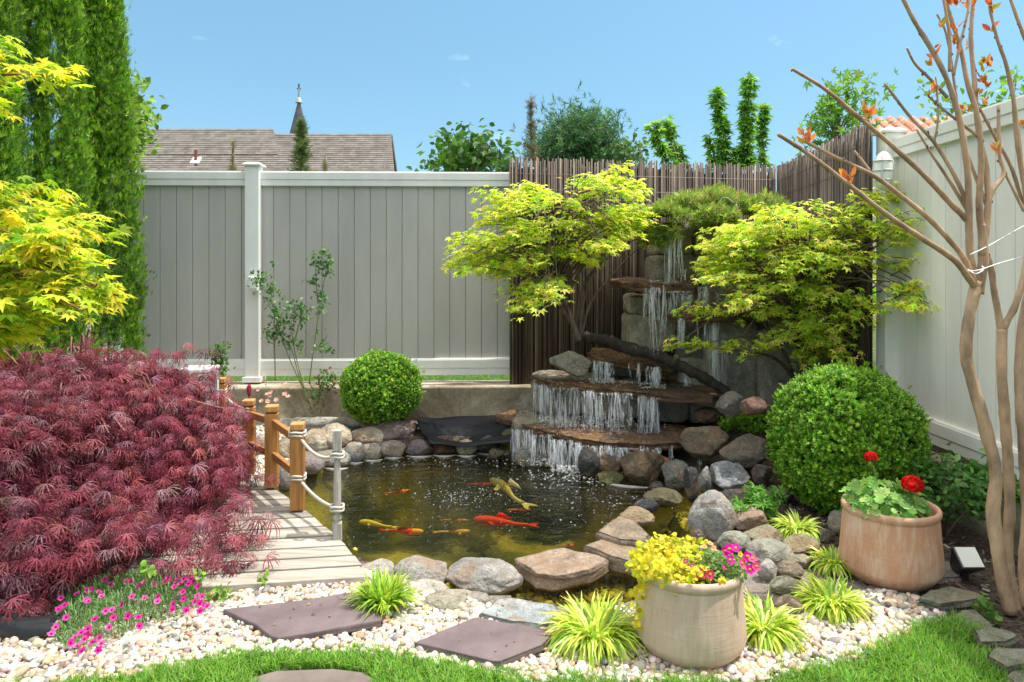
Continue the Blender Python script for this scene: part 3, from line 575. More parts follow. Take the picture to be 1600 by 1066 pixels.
# narrow rims of foam hugging the stones along the back shore
mb = MB()
for (x0, x1, y_) in [(505,545,731),(540,568,722),(565,598,718),(598,630,714),(634,676,712),(676,712,711),(712,745,711),(745,800,708),(930,1015,752)]:
    pts = [G(x0+(x1-x0)*t, y_+3.2*math.sin(t*PI)+(10*t if x0 == 930 else 0), ZW+.001) for t in np.linspace(0,1,7)]; tube(mb, pts, [.002,.010,.013,.010,.002], 6, 20, (.9,.9,.9))
o = mb.build('foam', M['foam'], smooth=True); tag(o, 'thin white foam rims around the back shore stones', kind='stuff')

# ---- black pond liner
mb = MB(); nu, nv = 40, 14; V = []
top = [P(648,655,5.75), P(700,653,5.85), P(790,648,5.9)]; mid = [P(655,668,5.55), P(715,676,5.55), P(798,672,5.5)]; bot = [P(672,694,5.35), P(730,698,5.35), P(805,690,5.3)]
for a_ in range(nu):
    u = a_/(nu-1); A, B_, D_ = resample(top,nu)[a_], resample(mid,nu)[a_], resample(bot,nu)[a_]
    for b2 in range(nv):
        s = b2/(nv-1); q = A*(1-s)**2+2*B_*s*(1-s)+D_*s*s; q = q.copy(); q[2] += .03*math.sin(s*8+.6)*math.sin(PI*s)-.04*math.sin(PI*u)*s*(1-s)*4+.004*math.sin(u*13+s*5); V.append(q)
i, j = np.meshgrid(np.arange(nu-1), np.arange(nv-1), indexing='ij'); mb.add(V, [np.stack([i*nv+j, (i+1)*nv+j, (i+1)*nv+j+1, i*nv+j+1], -1).reshape(-1,4)], (.008,.009,.013))
o = mb.build('pond_liner', M['plastic'], smooth=True); md = o.modifiers.new('thick', 'SOLIDIFY'); md.thickness = .006; tag(o, 'folded black pond liner between the back wall and the shore stones', 'pond liner')
mb = MB(); tube(mb, [G(-60,962,.04), G(0,975,.04), G(40,984,.04), G(85,980,.04), G(110,970,.03)], .045, 10, 40, (.025,.027,.03), rough=.05)
tag(mb.build('edging_strip', M['plastic'], smooth=True), 'black plastic edging strip in the left corner under the red maple', 'edging')
# ================================================================ rocks
def rock(cx, cy, wpx, hpx, z, colr, label, ang=.5, wet=0, rz=None, dep=.85, tilt=0, seed=None, cat='rock', grp='stones edging the pond', name='rock'):
    """measured as a box in the photograph; z is the height it sits on"""
    global _rs
    _rs = seed if seed is not None else _rs+1
    yb = cy+hpx/2; d0 = F*(EH-z)/(yb-HZ); rx = wpx/2/F*d0; ry = rx*dep; d = d0+ry*.6; rx = wpx/2/F*d; ry = rx*dep
    tn = (cy-HZ)/F; hm = hpx/2/F*d; rzz = math.sqrt(max(hm*hm-(ry*tn*.8)**2, (.22*rx)**2)); c = P(cx, cy, d)
    g = np.random.default_rng(_rs)
    v, f = rockmesh(_rs, c, (rx*1.14, ry*1.08, rzz*1.2), ang, 5 if wpx > 40 else 4, g.uniform(-.15,.15) if rz is None else rz, tilt)
    mb = MB(); mb.add(v, [f], colr); o = mb.build(name, M['wet_stone' if wet else 'stone'], smooth=True); return tag(o, label, cat, grp)
_rs = 100
CR, GY, TN, DK, MV, BR = (.50,.44,.34), (.36,.36,.34), (.40,.33,.23), (.05,.05,.052), (.24,.18,.17), (.28,.18,.12)
R_ = [
 (493,692,46,36,.0,CR,'cream boulder at the water side right of the nearest bridge post',.3,0),
 (523,686,58,40,.0,CR,'big pale boulder behind the turned grey post',.3,0),
 (574,683,52,28,.02,(.52,.46,.36),'smooth oval cream stone below the small boxwood',.1,0),
 (611,672,86,36,.03,MV,'long mauve brown boulder right under the small boxwood',.5,0),
 (554,707,29,31,ZW,GY,'small rounded grey stone at the waterline, beneath the smooth oval cream one',.15,0),
 (581,706,31,25,ZW,(.42,.39,.33),'small speckled stone at the waterline under the left end of the mauve boulder',.2,0),
 (614,703,38,26,ZW,(.34,.29,.24),'brownish stone at the waterline under the middle of the mauve boulder',.3,0),
 (655,700,44,25,ZW,(.16,.13,.14),'flat dark purple stone at the waterline left of the black liner',.4,0),
 (524,718,42,24,ZW,(.40,.38,.33),'pale grey stone in the water just behind the turned grey post',.25,0),
 (489,728,32,25,ZW,(.24,.20,.20),'mauve grey stone between the nearest brown post and the water',.2,0),
 (445,745,26,40,ZW,GY,'grey stone squeezed between the second and the nearest brown bridge posts',.3,0),
 (452,703,40,34,.0,TN,'tan stone seen through the bridge rails',.4,0),
 (412,700,34,36,.0,CR,'light cream boulder seen between the far and middle brown posts',.3,0),
 (693,701,34,20,ZW,(.13,.07,.05),'wet dark brown stone at the foot of the black liner',.3,1),
 (728,700,30,22,ZW,(.50,.46,.36),'small round cream stone at the foot of the black liner',.2,0),
 (760,695,36,26,ZW,(.09,.10,.13),'blue black wet stone right of the small round cream one',.5,1),
 (776,709,22,16,ZW,(.14,.13,.09),'little olive stone left of the curtain of water',.4,1),
 (794,690,34,38,ZW,(.10,.11,.05),'mossy dark rock under the left tip of the lowest ledge',.6,1),
 (816,714,22,28,ZW,(.26,.28,.25),'small grey stone inside the curtain of water',.3,1),
 (919,722,30,44,ZW,DK,'black wet boulder just right of the curtain of water',.3,1),
 (951,724,42,38,ZW,(.04,.04,.04),'black angular rock left of the big dark brown rock',.6,1),
 (1003,732,70,54,ZW,(.10,.075,.05),'big dark brown wet rock under the lowest ledge',.8,1),
 (1031,724,30,22,.02,(.34,.09,.06),'round red stone resting among dark rocks below the falls',.1,1),
 (1011,714,18,16,.03,(.18,.19,.21),'little grey stone left of the round red one',.3,1),
 (1056,742,42,42,ZW,(.22,.22,.19),'grey rock under the single trickle, right of the red stone',.4,1),
 (1081,752,24,56,ZW,DK,'tall narrow black rock left of the pale rubble',.7,1),
 (1101,750,26,44,ZW,(.34,.33,.31),'pale broken rubble stone between two dark rocks',.9,1),
 (1138,749,62,48,ZW,(.33,.34,.35),'angular grey boulder with a flat top below the streaked slab',.8,0),
 (1139,778,32,22,ZW,(.07,.07,.07),'dark wet stone below the angular grey boulder',.3,1),
 (1036,778,54,26,ZW,(.12,.11,.06),'olive wet stone in the inlet behind the tan ones',.4,1),
 (1012,790,36,22,ZW,(.05,.05,.06),'black stone behind the smallest tan rock',.6,1),
 (994,809,52,28,ZW,(.36,.27,.16),'smallest tan rock of the three with a shaded notch',.5,0),
 (955,747,46,18,ZW,(.10,.10,.035),'mossy olive stone in the water below the big dark brown rock',.4,1),
 (1027,760,26,14,ZW,(.06,.06,.06),'small dark stone touching the foam line',.5,1),
 (1104,690,72,54,.10,(.20,.15,.10),'big wedge shaped brown rock at the right end of the lowest ledge',.8,0),
 (1166,702,72,50,.10,(.20,.17,.13),'dark streaked slab wedged beside the large boxwood',.9,0),
 (1178,636,38,26,.45,(.20,.11,.08),'brown rounded stone at the foot of the tall stone blocks',.3,0),
 (1142,632,42,34,.40,(.20,.19,.18),'grey stone under the end of the fallen branch',.5,0),
 (1102,648,44,22,.22,(.14,.10,.07),'dark brown stone under the right end of the second lowest ledge',.5,1),
 (1160,762,40,22,ZW,(.14,.11,.09),'dark shaded stone left of the foot of the large boxwood',.5,0),
 (1190,742,34,40,.0,(.13,.10,.08),'dark chipped rock between streaked slab and large boxwood',.7,0),
 (1113,809,64,74,ZW,(.42,.41,.38),'tall upright grey boulder with a pinkish shoulder',.25,0),
 (1176,815,66,40,-.02,(.46,.33,.26),'pink faced angular rock right of the upright grey boulder',.7,0),
 (1193,841,60,36,.0,(.38,.35,.24),'tan green flat rock below the pink faced one',.6,0),
 (1147,848,48,32,.0,(.33,.34,.26),'round grey green stone behind the petunias',.2,0),
 (1201,864,66,38,.0,(.36,.35,.28),'long smooth grey stone slanting right of the round grey green one',.2,0),
 (1250,853,58,32,.0,(.30,.30,.17),'olive tan rock left of the small clump behind the terracotta pot',.6,0),
 (1252,876,44,26,.0,(.33,.30,.21),'chipped tan rock just under the olive tan one',.8,0),
 (1199,893,30,34,.0,(.50,.47,.42),'pale narrow stone right of the flowers in the front pot',.5,0),
 (1231,891,42,30,.0,(.26,.21,.15),'rough brown stone beside the pale narrow one',.6,0),
 (1230,918,46,30,.0,(.34,.33,.23),'olive flat stone left of the middle striped grass clump',.4,0),
 (1092,836,24,24,ZW,(.24,.22,.22),'small grey stone at the foot of the upright boulder',.2,1),
 (1216,776,48,24,.0,(.17,.14,.16),'flat dark purple stone under the left of the large boxwood',.4,0),
 (1314,819,40,38,.0,(.25,.26,.21),'grey green stone touching the left side of the terracotta pot',.4,0),
 (1156,787,36,26,-.02,(.14,.13,.08),'mossy dark stone under the fresh green weed',.3,0),
 (1290,838,30,22,.0,(.18,.16,.13),'dark brown stone between two striped clumps behind the pot',.6,0),
 (1233,950,40,36,.0,(.34,.30,.22),'tan stone right of the clump beside the front pot',.6,0),
 (1226,966,22,14,.0,(.44,.36,.26),'small tan chip on the pebbles right of the front pot',.4,0),
 (590,890,50,28,-.03,(.50,.46,.40),'small pale stone at the front corner of the bridge',.4,0),
 (660,894,82,44,-.05,(.40,.38,.34),'smooth grey boulder with a notch right of the bridge corner',.4,0),
 (758,899,112,54,-.06,(.34,.32,.29),'large speckled granite boulder at the front shore of the pond',.45,0),
 (668,921,58,26,-.02,(.52,.49,.42),'flat pale stone in front of the smooth grey boulder',.4,0),
 (706,943,86,38,-.02,(.40,.36,.28),'long beige boulder left of the blue grey flagstone',.35,0),
 (747,938,36,24,-.02,(.34,.31,.27),'small beige brown stone tucked behind the long beige boulder',.3,0),
]
for (cx, cy, w_, h_, z, cc, lab, ang, wet) in R_: rock(cx, cy, w_, h_, z, cc, lab, ang, wet)
rock(892,566,68,42,.56,(.34,.31,.25),'lichen covered boulder sitting on the ledge left of the fallen branch',.8,0,cat='rock',grp='boulders on the waterfall')
def flat(pts, z, thick, colr, label, jag=.02, strat=.02, mat='stone', seed=0, cat='flat stone', grp='flat stones of the pond edge', name='flat_stone', n=120, rnd=.008, rows=5):
    mb = MB(); slab(mb, [G(x, y, z) for x, y in pts], thick, jag, strat, colr, n, seed, rnd, rows); o = mb.build(name, M[mat], smooth=True); return tag(o, label, cat, grp)
flat([(806,872),(840,862),(880,856),(935,866),(950,874),(925,892),(870,902),(835,898)], .01, .07, (.42,.31,.23), 'large tan flat stone with a dark wet rim at the front of the pond', seed=1)
flat([(910,852),(935,842),(980,840),(1020,850),(1018,866),(985,876),(945,866)], .02, .085, (.36,.28,.20), 'wide tan flat stone just behind the left of the yellow flowers', seed=2)
flat([(932,830),(968,806),(990,812),(1016,836),(1008,846),(970,842)], .05, .12, (.32,.25,.18), 'pointed brown flat stone behind the wide tan one', seed=3)
flat([(750,958),(775,935),(800,934),(868,944),(876,955),(855,976),(800,970)], .03, .055, (.44,.48,.48), 'blue grey granite flagstone left of the striped grass in front', .012, .006, seed=4)
flat([(1436,935),(1450,922),(1485,915),(1525,925),(1541,933),(1500,940),(1465,946)], .05, .05, (.26,.26,.18), 'flat green grey rock right of the terracotta pot', seed=5)
flat([(1484,965),(1500,950),(1525,950),(1552,978),(1530,985),(1495,975)], .04, .06, (.24,.24,.17), 'grey green edging rock at the tip of the lawn', seed=6)
flat([(1518,985),(1540,976),(1575,985),(1592,993),(1575,1006),(1530,1004)], .05, .06, (.27,.26,.19), 'grey green edging rock second from the bottom right corner', seed=7)
flat([(1543,1025),(1560,1012),(1610,1016),(1620,1035),(1575,1042)], .05, .05, (.28,.27,.22), 'long edging rock with a sharp lower edge near the bottom right corner', seed=8)
flat([(1575,1058),(1590,1046),(1640,1050),(1640,1070),(1590,1072)], .04, .05, (.26,.26,.22), 'last edging rock in the bottom right corner, cut by the frame', seed=9)
flat([(1425,938),(1440,934),(1470,948),(1460,956),(1435,950)], .015, .04, (.16,.14,.10), 'dark thin stone under the left tip of the flat green grey rock', seed=10)
flat([(1458,888),(1475,876),(1505,880),(1500,902),(1465,905)], .03, .05, (.30,.27,.24), 'flat grey stone behind and right of the terracotta pot', seed=11)
flat([(1335,930),(1360,915),(1430,915),(1440,928),(1390,938)], .012, .04, (.15,.15,.13), 'dark flat stone lying under the terracotta pot', seed=12)
# slate stepping stones
SL = (.155,.118,.122)
flat([(349,952),(470,938),(545,925),(566,942),(597,962),(596,968),(436,996),(424,994),(400,975)], .045, .03, SL, 'large purple slate stepping stone in front of the bridge', .006, .003, 'slate', 21, 'stepping stone', 'purple slate stepping stones', 'stepping_stone', 140, .003)
flat([(648,1004),(742,964),(850,982),(862,992),(848,1006),(782,1032),(772,1032)], .045, .03, SL, 'purple slate stepping stone in the middle, left of the front pot', .006, .003, 'slate', 22, 'stepping stone', 'purple slate stepping stones', 'stepping_stone', 140, .003)
flat([(385,1062),(430,1048),(520,1045),(565,1050),(590,1064),(560,1110),(420,1110)], .028, .03, (.17,.14,.12), 'brownish stepping stone sunk in the lawn at the bottom edge', .006, .003, 'slate', 23, 'stepping stone', 'purple slate stepping stones', 'stepping_stone', 140, .003)

# ================================================================ pebbles
def inflat(P2): return None
steps = [np.array([G(x, y, .03)[:2] for x, y in pl]) for pl in ([(349,952),(545,925),(597,962),(596,968),(436,998),(424,996)], [(648,1004),(742,964),(862,990),(782,1034),(772,1034)], [(750,958),(775,935),(876,950),(855,976)])]
def pebbles(name, label, poly, step, zoff, cols, wts, rad, excl, inside=None, layers=2, zfun=None, mat='pebble'):
    poly = np.asarray(poly); x0, y0 = poly.min(0); x1, y1 = poly.max(0); Pn = []
    for L_ in range(layers):
        xs, ys = np.meshgrid(np.arange(x0, x1, step), np.arange(y0, y1, step), indexing='ij'); xs = xs+rng.uniform(-.5,.5,xs.shape)*step; ys = ys+rng.uniform(-.5,.5,ys.shape)*step
        k = sdist(xs, ys, poly) > 0
        for e in excl: k &= sdist(xs, ys, e) < .0
        if inside is not None: k &= sdist(xs, ys, inside) > .045
        x, y = xs[k], ys[k]; Pn.append(np.stack([x, y, hgt(x, y)+zoff+L_*rad*.75+rng.uniform(-.3,.3,len(x))*rad], 1))
    Pn = np.concatenate(Pn); n = len(Pn); v, f = ico(2)
    nrmv = nrm_(np.stack([rng.normal(size=n)*.3, rng.normal(size=n)*.3, np.ones(n)], 1)); R = frames(nrmv)
    mb = MB(); S = rad*np.exp(rng.normal(size=n)*.28)
    for vi in range(3):
        sh = [(1,.72,.6),(1.15,.8,.5),(.9,.8,.7)][vi]; w_ = v*np.array(sh); w_ = w_*(1+.16*vn(v*1.4+vi*9))[:,None]; k = np.arange(n)%3 == vi
        scatter(mb, w_, f, Pn[k], R[k], S[k], pick(cols, wts, k.sum()))
    o = mb.build(name, M[mat], smooth=True); return tag(o, label, kind='stuff')
gz = np.array([(-2.35,2.15),(-2.2,3.3),(-1.2,3.05)]+[tuple(G(x,y)[:2]) for x, y in [(560,893),(610,905),(650,920),(700,938),(760,950),(880,966),(1010,950),(1120,960),(1210,970),(1255,965),(1300,935),(1370,925),(1430,935),(1475,955),(1480,990)]]+[(1.62,2.3),(1.2,2.1),(-1,2.1)])
pebbles('gravel', 'white and cream rounded pebbles covering the ground between lawn and pond', gz, .0215, .006, [(.66,.60,.50),(.54,.45,.34),(.76,.72,.65),(.38,.33,.28),(.50,.35,.23),(.26,.25,.24)], [.32,.26,.14,.10,.12,.06], .0135, steps+[pond, lawn])
bank = np.array([G(x,y)[:2] for x, y in [(372,672),(470,672),(480,700),(440,730),(425,745),(395,745),(340,745),(330,700)]])
pebbles('gravel', 'cream pebbles on the far bank at the end of the bridge', bank, .03, .004, [(.66,.60,.50),(.5,.43,.34),(.74,.70,.64)], [1,1,.6], .017, [pond], layers=1)
shal = np.array([(-.6,2.6),(-.9,3.45),(.45,3.85),(.9,4.5),(1.5,4.6),(1.5,3.4),(1.0,2.6)])
pebbles('submerged_gravel', 'golden brown pebbles under the shallow water', shal, .023, .004, [(.52,.42,.07),(.36,.30,.05),(.22,.17,.05),(.62,.52,.16),(.12,.11,.04)], [.3,.3,.2,.12,.1], .014, [], pond, 1)

# ================================================================ lawn grass
def grass(n, ylo=2.02):
    x0, y0 = lawn.min(0); x1, y1 = lawn.max(0); x = rng.uniform(x0, x1, n); y = rng.uniform(ylo, y1, n); s = sdist(x, y, lawn)
    stepz = np.array([G(a, b)[:2] for a, b in [(392,1064),(440,1050),(520,1047),(560,1052),(585,1066),(560,1110),(420,1110)]])
    k = (s > -.015+.02*rng.normal(size=n)) & (sdist(x, y, stepz) < 0) & (np.abs(x) < y*.82+.05); x, y = x[k], y[k]; m_ = len(x); cl = vn(np.stack([x*9, y*9, x*0], -1)); mb = MB()
    L = .032+.016*cl+.012*rng.random(m_)+np.where(x > 1.0, .012, 0)
    c = pick([(.13,.31,.03),(.19,.38,.04),(.25,.43,.07),(.08,.20,.025),(.34,.36,.14)], [.35,.3,.2,.12,.05], m_, .12)
    blades(mb, np.stack([x, y, np.full(m_, 0.)+hgt(x, y)], 1), rng.uniform(0, 2*PI, m_), L*1.1, rng.uniform(.2,1.0,m_), .0035, c, 2)
    tag(mb.build('grass', M['grass']), 'short green lawn grass along the bottom of the photo', kind='stuff')
grass(95000)

# ================================================================ bridge
root = thing('garden_bridge', 'small weathered plank footbridge with brown posts and rope railing', 'bridge', (-1.4,3.7,0))
E = np.array([(-.60,3.08,.035),(-.676,3.16,.062),(-.795,3.32,.10),(-.906,3.42,.13),(-1.04,3.56,.165),(-1.32,3.88,.185),(-1.57,4.2,.175),(-1.85,4.6,.14),(-2.1,5.0,.08)])
dv = np.array([-.989,-.145]); nv_ = np.array([-.145,.989])
Er = resample(E, 200); tn_ = Er[:,:2]@nv_
def edge(tv_): return np.array([np.interp(tv_, tn_, Er[:,k]) for k in range(3)])
mb = MB(); t0 = tn_[5]; k = 0
while t0 < tn_[-1]-.1:
    wpl = .078; a = edge(t0+.003); b_ = edge(t0+wpl-.0065); Lp = 1.02+rng.uniform(-.01,.01); ex = rng.uniform(-.008,.012); g = np.array((.42,.38,.32))*rng.uniform(.75,1.12)
    a[:2] -= dv*ex; b_[:2] -= dv*ex
    sk = np.array([dv[0], dv[1], 0]); A2, B2 = a+sk*Lp*.95, b_+sk*Lp*.95; dz = np.array([0,0,.028])
    hexa(mb, [A2-dz, a-dz, b_-dz, B2-dz], [A2, a, b_, B2], g); t0 += wpl; k += 1
mb.build('deck', M['deck'], root, bevel=.003)
for off in (-.03,-.97):
    mb = MB(); q = Er[4:-6:8].copy(); q[:,:2] += dv*abs(off); 
    for a, b_ in zip(q[:-1], q[1:]): beam(mb, a-np.array([0,0,.062]), b_-np.array([0,0,.062]), .035, .06, (.36,.30,.23))
    mb.build('stringer', M['deck'], root)
mb = MB(); a = edge(tn_[5]+.006)-np.array([0,0,.052]); beam(mb, a+np.array([*(-dv*.0),0]), a+np.array([*(dv*.98),0]), .02, .045, (.42,.35,.26)); mb.build('end_board', M['deck'], root, bevel=.002)
OR = (.42,.19,.055)
def post(px, pyb, pyt, w_, label=None):
    d = np.interp(px, [345,389,424,465][::1], [4.98,4.2,3.88,3.58]); a = P(px, pyb, d); t = P(px, pyt, d); mb = MB(); rz = .15
    box(mb, ((a[0]), d, (a[2]+t[2]-.045)/2), (w_, w_, t[2]-.045-a[2]), rz, OR); o = mb.build('post', M['post_wood'], root, bevel=.003)
    mb = MB(); box(mb, (a[0], d, t[2]-.040), (w_*.82, w_*.82, .012), rz, (.24,.10,.03)); box(mb, (a[0], d, t[2]-.018), (w_*1.02, w_*1.02, .034), rz, (.50,.26,.09)); mb.build('cap', M['post_wood'], o, bevel=.006)
    return a, t
pA = post(465,795,660,.068); pB = post(425,760,633,.068); pC = post(389,740,624,.068); pD = post(345,706,590,.068)
for f_ in ((.80,.80),(.40,.40)):
    for q0, q1 in ((pC,pB),(pB,pA)):
        mb = MB(); a = q0[0]+(q0[1]-q0[0])*f_[0]; b_ = q1[0]+(q1[1]-q1[0])*f_[1]; d = nrm_(b_-a); beam(mb, a+d*.03, b_-d*.03, .026, .038, (.34,.16,.05)); mb.build('rail', M['post_wood'], root, bevel=.002)
def baluster(px, pyt, pyb, d):
    a = P(px, pyb, d); t = P(px, pyt, d); H_ = t[2]-a[2]; gcol = (.40,.37,.33); mb = MB()
    box(mb, (a[0], d, a[2]+H_*.085), (.042,.042,H_*.17), .15, gcol); box(mb, (a[0], d, t[2]-H_*.09), (.038,.038,H_*.18), .15, gcol)
    lathe(mb, a, [(.0,H_*.165),(.016,H_*.17),(.014,H_*.19),(.021,H_*.205),(.021,H_*.23),(.012,H_*.25),(.018,H_*.28),(.018,H_*.55),(.015,H_*.72),(.013,H_*.76),(.019,H_*.775),(.014,H_*.79),(.012,H_*.83),(0,H_*.84)], 16, gcol)
    mb.build('turned_post', M['grey_wood'], root, smooth=False, bevel=.002); return a, t
tA = baluster(527,672,846,3.36); tB = baluster(318,688,790,3.62)
def rope(a, b_, sag, rad=.0075, turns=None):
    L = np.linalg.norm(b_-a); pts = [a+(b_-a)*t-np.array([0,0,sag*4*t*(1-t)]) for t in np.linspace(0,1,13)]; q = resample(pts, 90); t = nrm_(np.gradient(q, axis=0)); s = nrm_(np.cross(t, [0,0,1.])); u = np.cross(s, t); ph = np.linspace(0, L/.018*PI, 90); mb = MB()
    for k in range(3):
        an = ph+k*2*PI/3; tube(mb, q+rad*.55*(np.cos(an)[:,None]*s+np.sin(an)[:,None]*u), rad*.62, 6, 90, (.58,.55,.48))
    for e, rr_ in ((a, .040),(b_, .030)):      # wraps round the posts
        for z in (-.006,.010): tube(mb, [e+np.array([math.cos(x)*rr_, math.sin(x)*rr_, z+.003*math.sin(3*x)]) for x in np.linspace(0, 2*PI, 13)], rad*.8, 6, 37, (.58,.55,.48))
    return mb.build('rope', M['rope'], root, smooth=True)
at = lambda q, f_: q[0]+(q[1]-q[0])*f_
rope(at(pA,.87), at(tA,.775), .055); rope(at(pA,.37), at(tA,.30), .03); rope(at(pD,.82), at(pC,.86), .03); rope(at(pD,.36), at(pC,.34), .03)
# ================================================================ garden chairs and table behind the red maple
def chair(loc, rz, label):
    root = thing('garden_chair', label, 'chair', loc, 'white garden chairs behind the red maple'); R = np.array([[math.cos(rz),-math.sin(rz),0],[math.sin(rz),math.cos(rz),0],[0,0,1]]); L = np.array(loc); W = (.72,.70,.70)
    tr_ = lambda p: L+R@np.array(p)
    mb = MB()
    for i in range(5):
        x = (i-2)*.105; sp = (i-2)*.012; h = .86-.05*abs(i-2); a, b_ = tr_((x,.28,.28)), tr_((x+sp,.62,.28+h)); beam(mb, a, b_, .018, .018) if 0 else None
        dirv = nrm_(b_-a); sx = R@np.array([1.,0,0]); n3 = np.cross(sx, dirv); box(mb, (a+b_)/2, (.098, np.linalg.norm(b_-a), .018), R=np.stack([sx, dirv, n3], 1), col=W)
    mb.build('backrest', M['paint'], root, bevel=.012)
    mb = MB()
    for i in range(5): box(mb, tr_((0,-.22+i*.11,.36-.02*i)), (.52,.095,.018), rz, W)
    mb.build('seat', M['paint'], root, bevel=.004)
    for s in (-1,1):
        mb = MB(); box(mb, tr_((s*.31,.05,.55)), (.12,.70,.02), rz, W); mb.build('armrest', M['paint'], root, bevel=.006)
        for y_, h in ((-.24,.54),(.34,.54)):
            mb = MB(); box(mb, tr_((s*.30,y_,h/2)), (.03,.09,h), rz, W); mb.build('leg', M['paint'], root, bevel=.003)
chair((P(60,420,4.65)[0],4.70,.05), .55, 'white slatted garden chair on the left behind the red maple')
chair((P(118,420,5.0)[0],5.05,.06), .5, 'white slatted garden chair nearer the fence behind the red maple')
c = P(312,600,4.75); c[2] = .07; root = thing('side_table', 'small white side table at the far end of the bridge', 'table', c)
mb = MB(); box(mb, c+np.array([0,0,.645]), (.20,.22,.025), .1, (.75,.74,.72)); mb.build('tabletop', M['paint'], root, bevel=.006)
for sx in (-1,1):
    for sy in (-1,1): mb = MB(); box(mb, c+np.array([sx*.07,sy*.08,.31]), (.04,.04,.63), .1, (.68,.68,.66)); mb.build('leg', M['paint'], root, bevel=.003)

# ================================================================ pots
def pot(px, base_py, rmax, H_, colr, mat, label, name='terracotta_pot', lean=1.0, z=0):
    d = F*(EH-z)/(base_py-HZ)+rmax*.82; c = P(px, 500, d); c[2] = z; root = thing(name, label, 'plant pot', c, 'terracotta pots'); mb = MB(); r = rmax
    lathe(mb, c, [(0,.004),(r*.72,.004),(r*.80,.012),(r*.93,.045),(r*.985,.062),(r,.075),(r*.985,.14),(r*.955,H_*.6),(r*.925,H_-.045),(r*.915,H_-.032)], 64, colr, .004); mb.build('body', M[mat], root, smooth=True)
    mb = MB(); ro = r*.955; lathe(mb, c, [(r*.90,H_-.040),(ro*.965,H_-.036),(ro,H_-.024),(ro*1.005,H_-.012),(ro*.985,H_-.002),(ro*.94,H_+.002),(ro*.90,H_-.004),(ro*.885,H_-.02),(ro*.88,H_-.09),(ro*.86,H_-.10)], 64, colr, .004); mb.build('rim', M[mat], root, smooth=True)
    mb = MB(); lathe(mb, c, [(ro*.88,H_-.055),(ro*.5,H_-.045),(0.001,H_-.04)], 32, (.05,.035,.025)); mb.build('potting_soil', M['soil'], root, smooth=True); return c, ro
pf, rf = pot(1078,1056,.198,.318,(.50,.35,.26),'terra_pale','big pale weathered clay pot with yellow and pink flowers, in the foreground')
pb, rb = pot(1391,931,.211,.335,(.54,.29,.17),'terra','big reddish clay pot with red geraniums, beside the bare tree')
NEED2 = join([xf((np.array([[-.11,0,0],[.11,0,0],[.0,1,0]]), np.array([[0,1,2]])), (0,0,.09*i), i*2.4, .25+1.1*i/9, .6) for i in range(9)])
# ================================================================ plants
def sph(n, up=None):
    v = nrm_(rng.normal(size=(n,3)))
    if up is not None: v[:,2] = np.where(v[:,2] < up, -v[:,2], v[:,2])
    return v
# ---- clipped box balls
def boxball(cx, cy, rpx, hpx, d, label, n, s):
    r = rpx/F*d; h = hpx/F*d; c = P(cx, cy, d); root = thing('boxwood', label, 'boxwood', (c[0], d, max(c[2]-h, 0)), 'clipped boxwood balls'); mb = MB()
    v = sph(n); bumpv = 1+.07*fbm(v*2.6+cx)+.05*vn(v*10+cx); dep_ = np.where(rng.random(n) < .72, rng.uniform(.96,1.03,n), rng.uniform(.72,.96,n)); Pn = c+v*np.array([r,r*.95,h])*(bumpv*dep_)[:,None]
    gap = vn(v*7+cx*3)+.6*vn(v*15+9); k = (Pn[:,2] > .02)&~((dep_ > .95)&(gap < -.62)); stray = rng.random(n) < .02; Pn = Pn+v*(stray*rng.uniform(.01,.05,n))[:,None]; v, Pn = v[k], Pn[k]; n = len(v); N = nrm_(v*1.0+np.array([0,0,.55])+rng.normal(size=(n,3))*.35); R = frames(N)
    colr = pick([(.15,.32,.02),(.24,.44,.035),(.09,.20,.016),(.40,.56,.08)], [.4,.3,.2,.10], n, .16)
    scatter(mb, SPRIG[0], SPRIG[1], Pn, R, s*rng.uniform(.7,1.25,n), colr); mb.build('foliage', M['boxwood'], root)
    mb = MB()
    for k in range(9):
        a = rng.normal(size=3)*.5; tube(mb, [(c[0], c[1], max(.0, c[2]-h)), c+np.array([a[0]*r*.4, a[1]*r*.4, -h*.2]), c+nrm_(a)*np.array([r,r,h])*.8], [.014,.009,.003], 6, 8, (.16,.12,.08))
    mb.build('stem', M['twig'], root, smooth=True)
boxball(596, 606, 58, 51, 5.72, 'small round clipped boxwood in front of the grey back fence', 10000, .028)
boxball(1323, 687, 107, 107, 4.05, 'large round clipped boxwood at the right of the waterfall', 34000, .026)

# ---- weeping red laceleaf maple
c0 = np.array([-2.25, 3.62, 0]); root = thing('red_maple', 'wide weeping dark red laceleaf maple spilling over the bridge', 'maple', c0)
def domesurf(az, el):
    h = math.sin(el); rr = math.cos(el)**.62
    return np.array([math.sin(az)*rr*.73, -math.cos(az)*rr*.84, 0]), h
mbL = MB(); mbB = MB(); Pn = []; Nn = []; Tn = []; Sn = []; Cn = []
gcols = [(.19,.028,.052),(.26,.05,.078),(.105,.018,.033),(.33,.085,.10),(.30,.15,.185)]
def lacecluster(tip, outd, m_, sz, spread):
    for k in range(m_):
        t = rng.random(); off = rng.normal(size=3)*np.array([.07,.07,.03])*spread; p_ = tip-outd*t*.20*spread+np.array([0,0,.05*t])+off
        hd_ = nrm_(outd+rng.normal(size=3)*.42+np.array([0,0,-.05])); N = nrm_(np.array([0,0,1.])+outd*.55+rng.normal(size=3)*.25)
        Pn.append(p_); Nn.append(N); Tn.append(hd_); Sn.append(sz*rng.uniform(.75,1.25))
ntier = 0
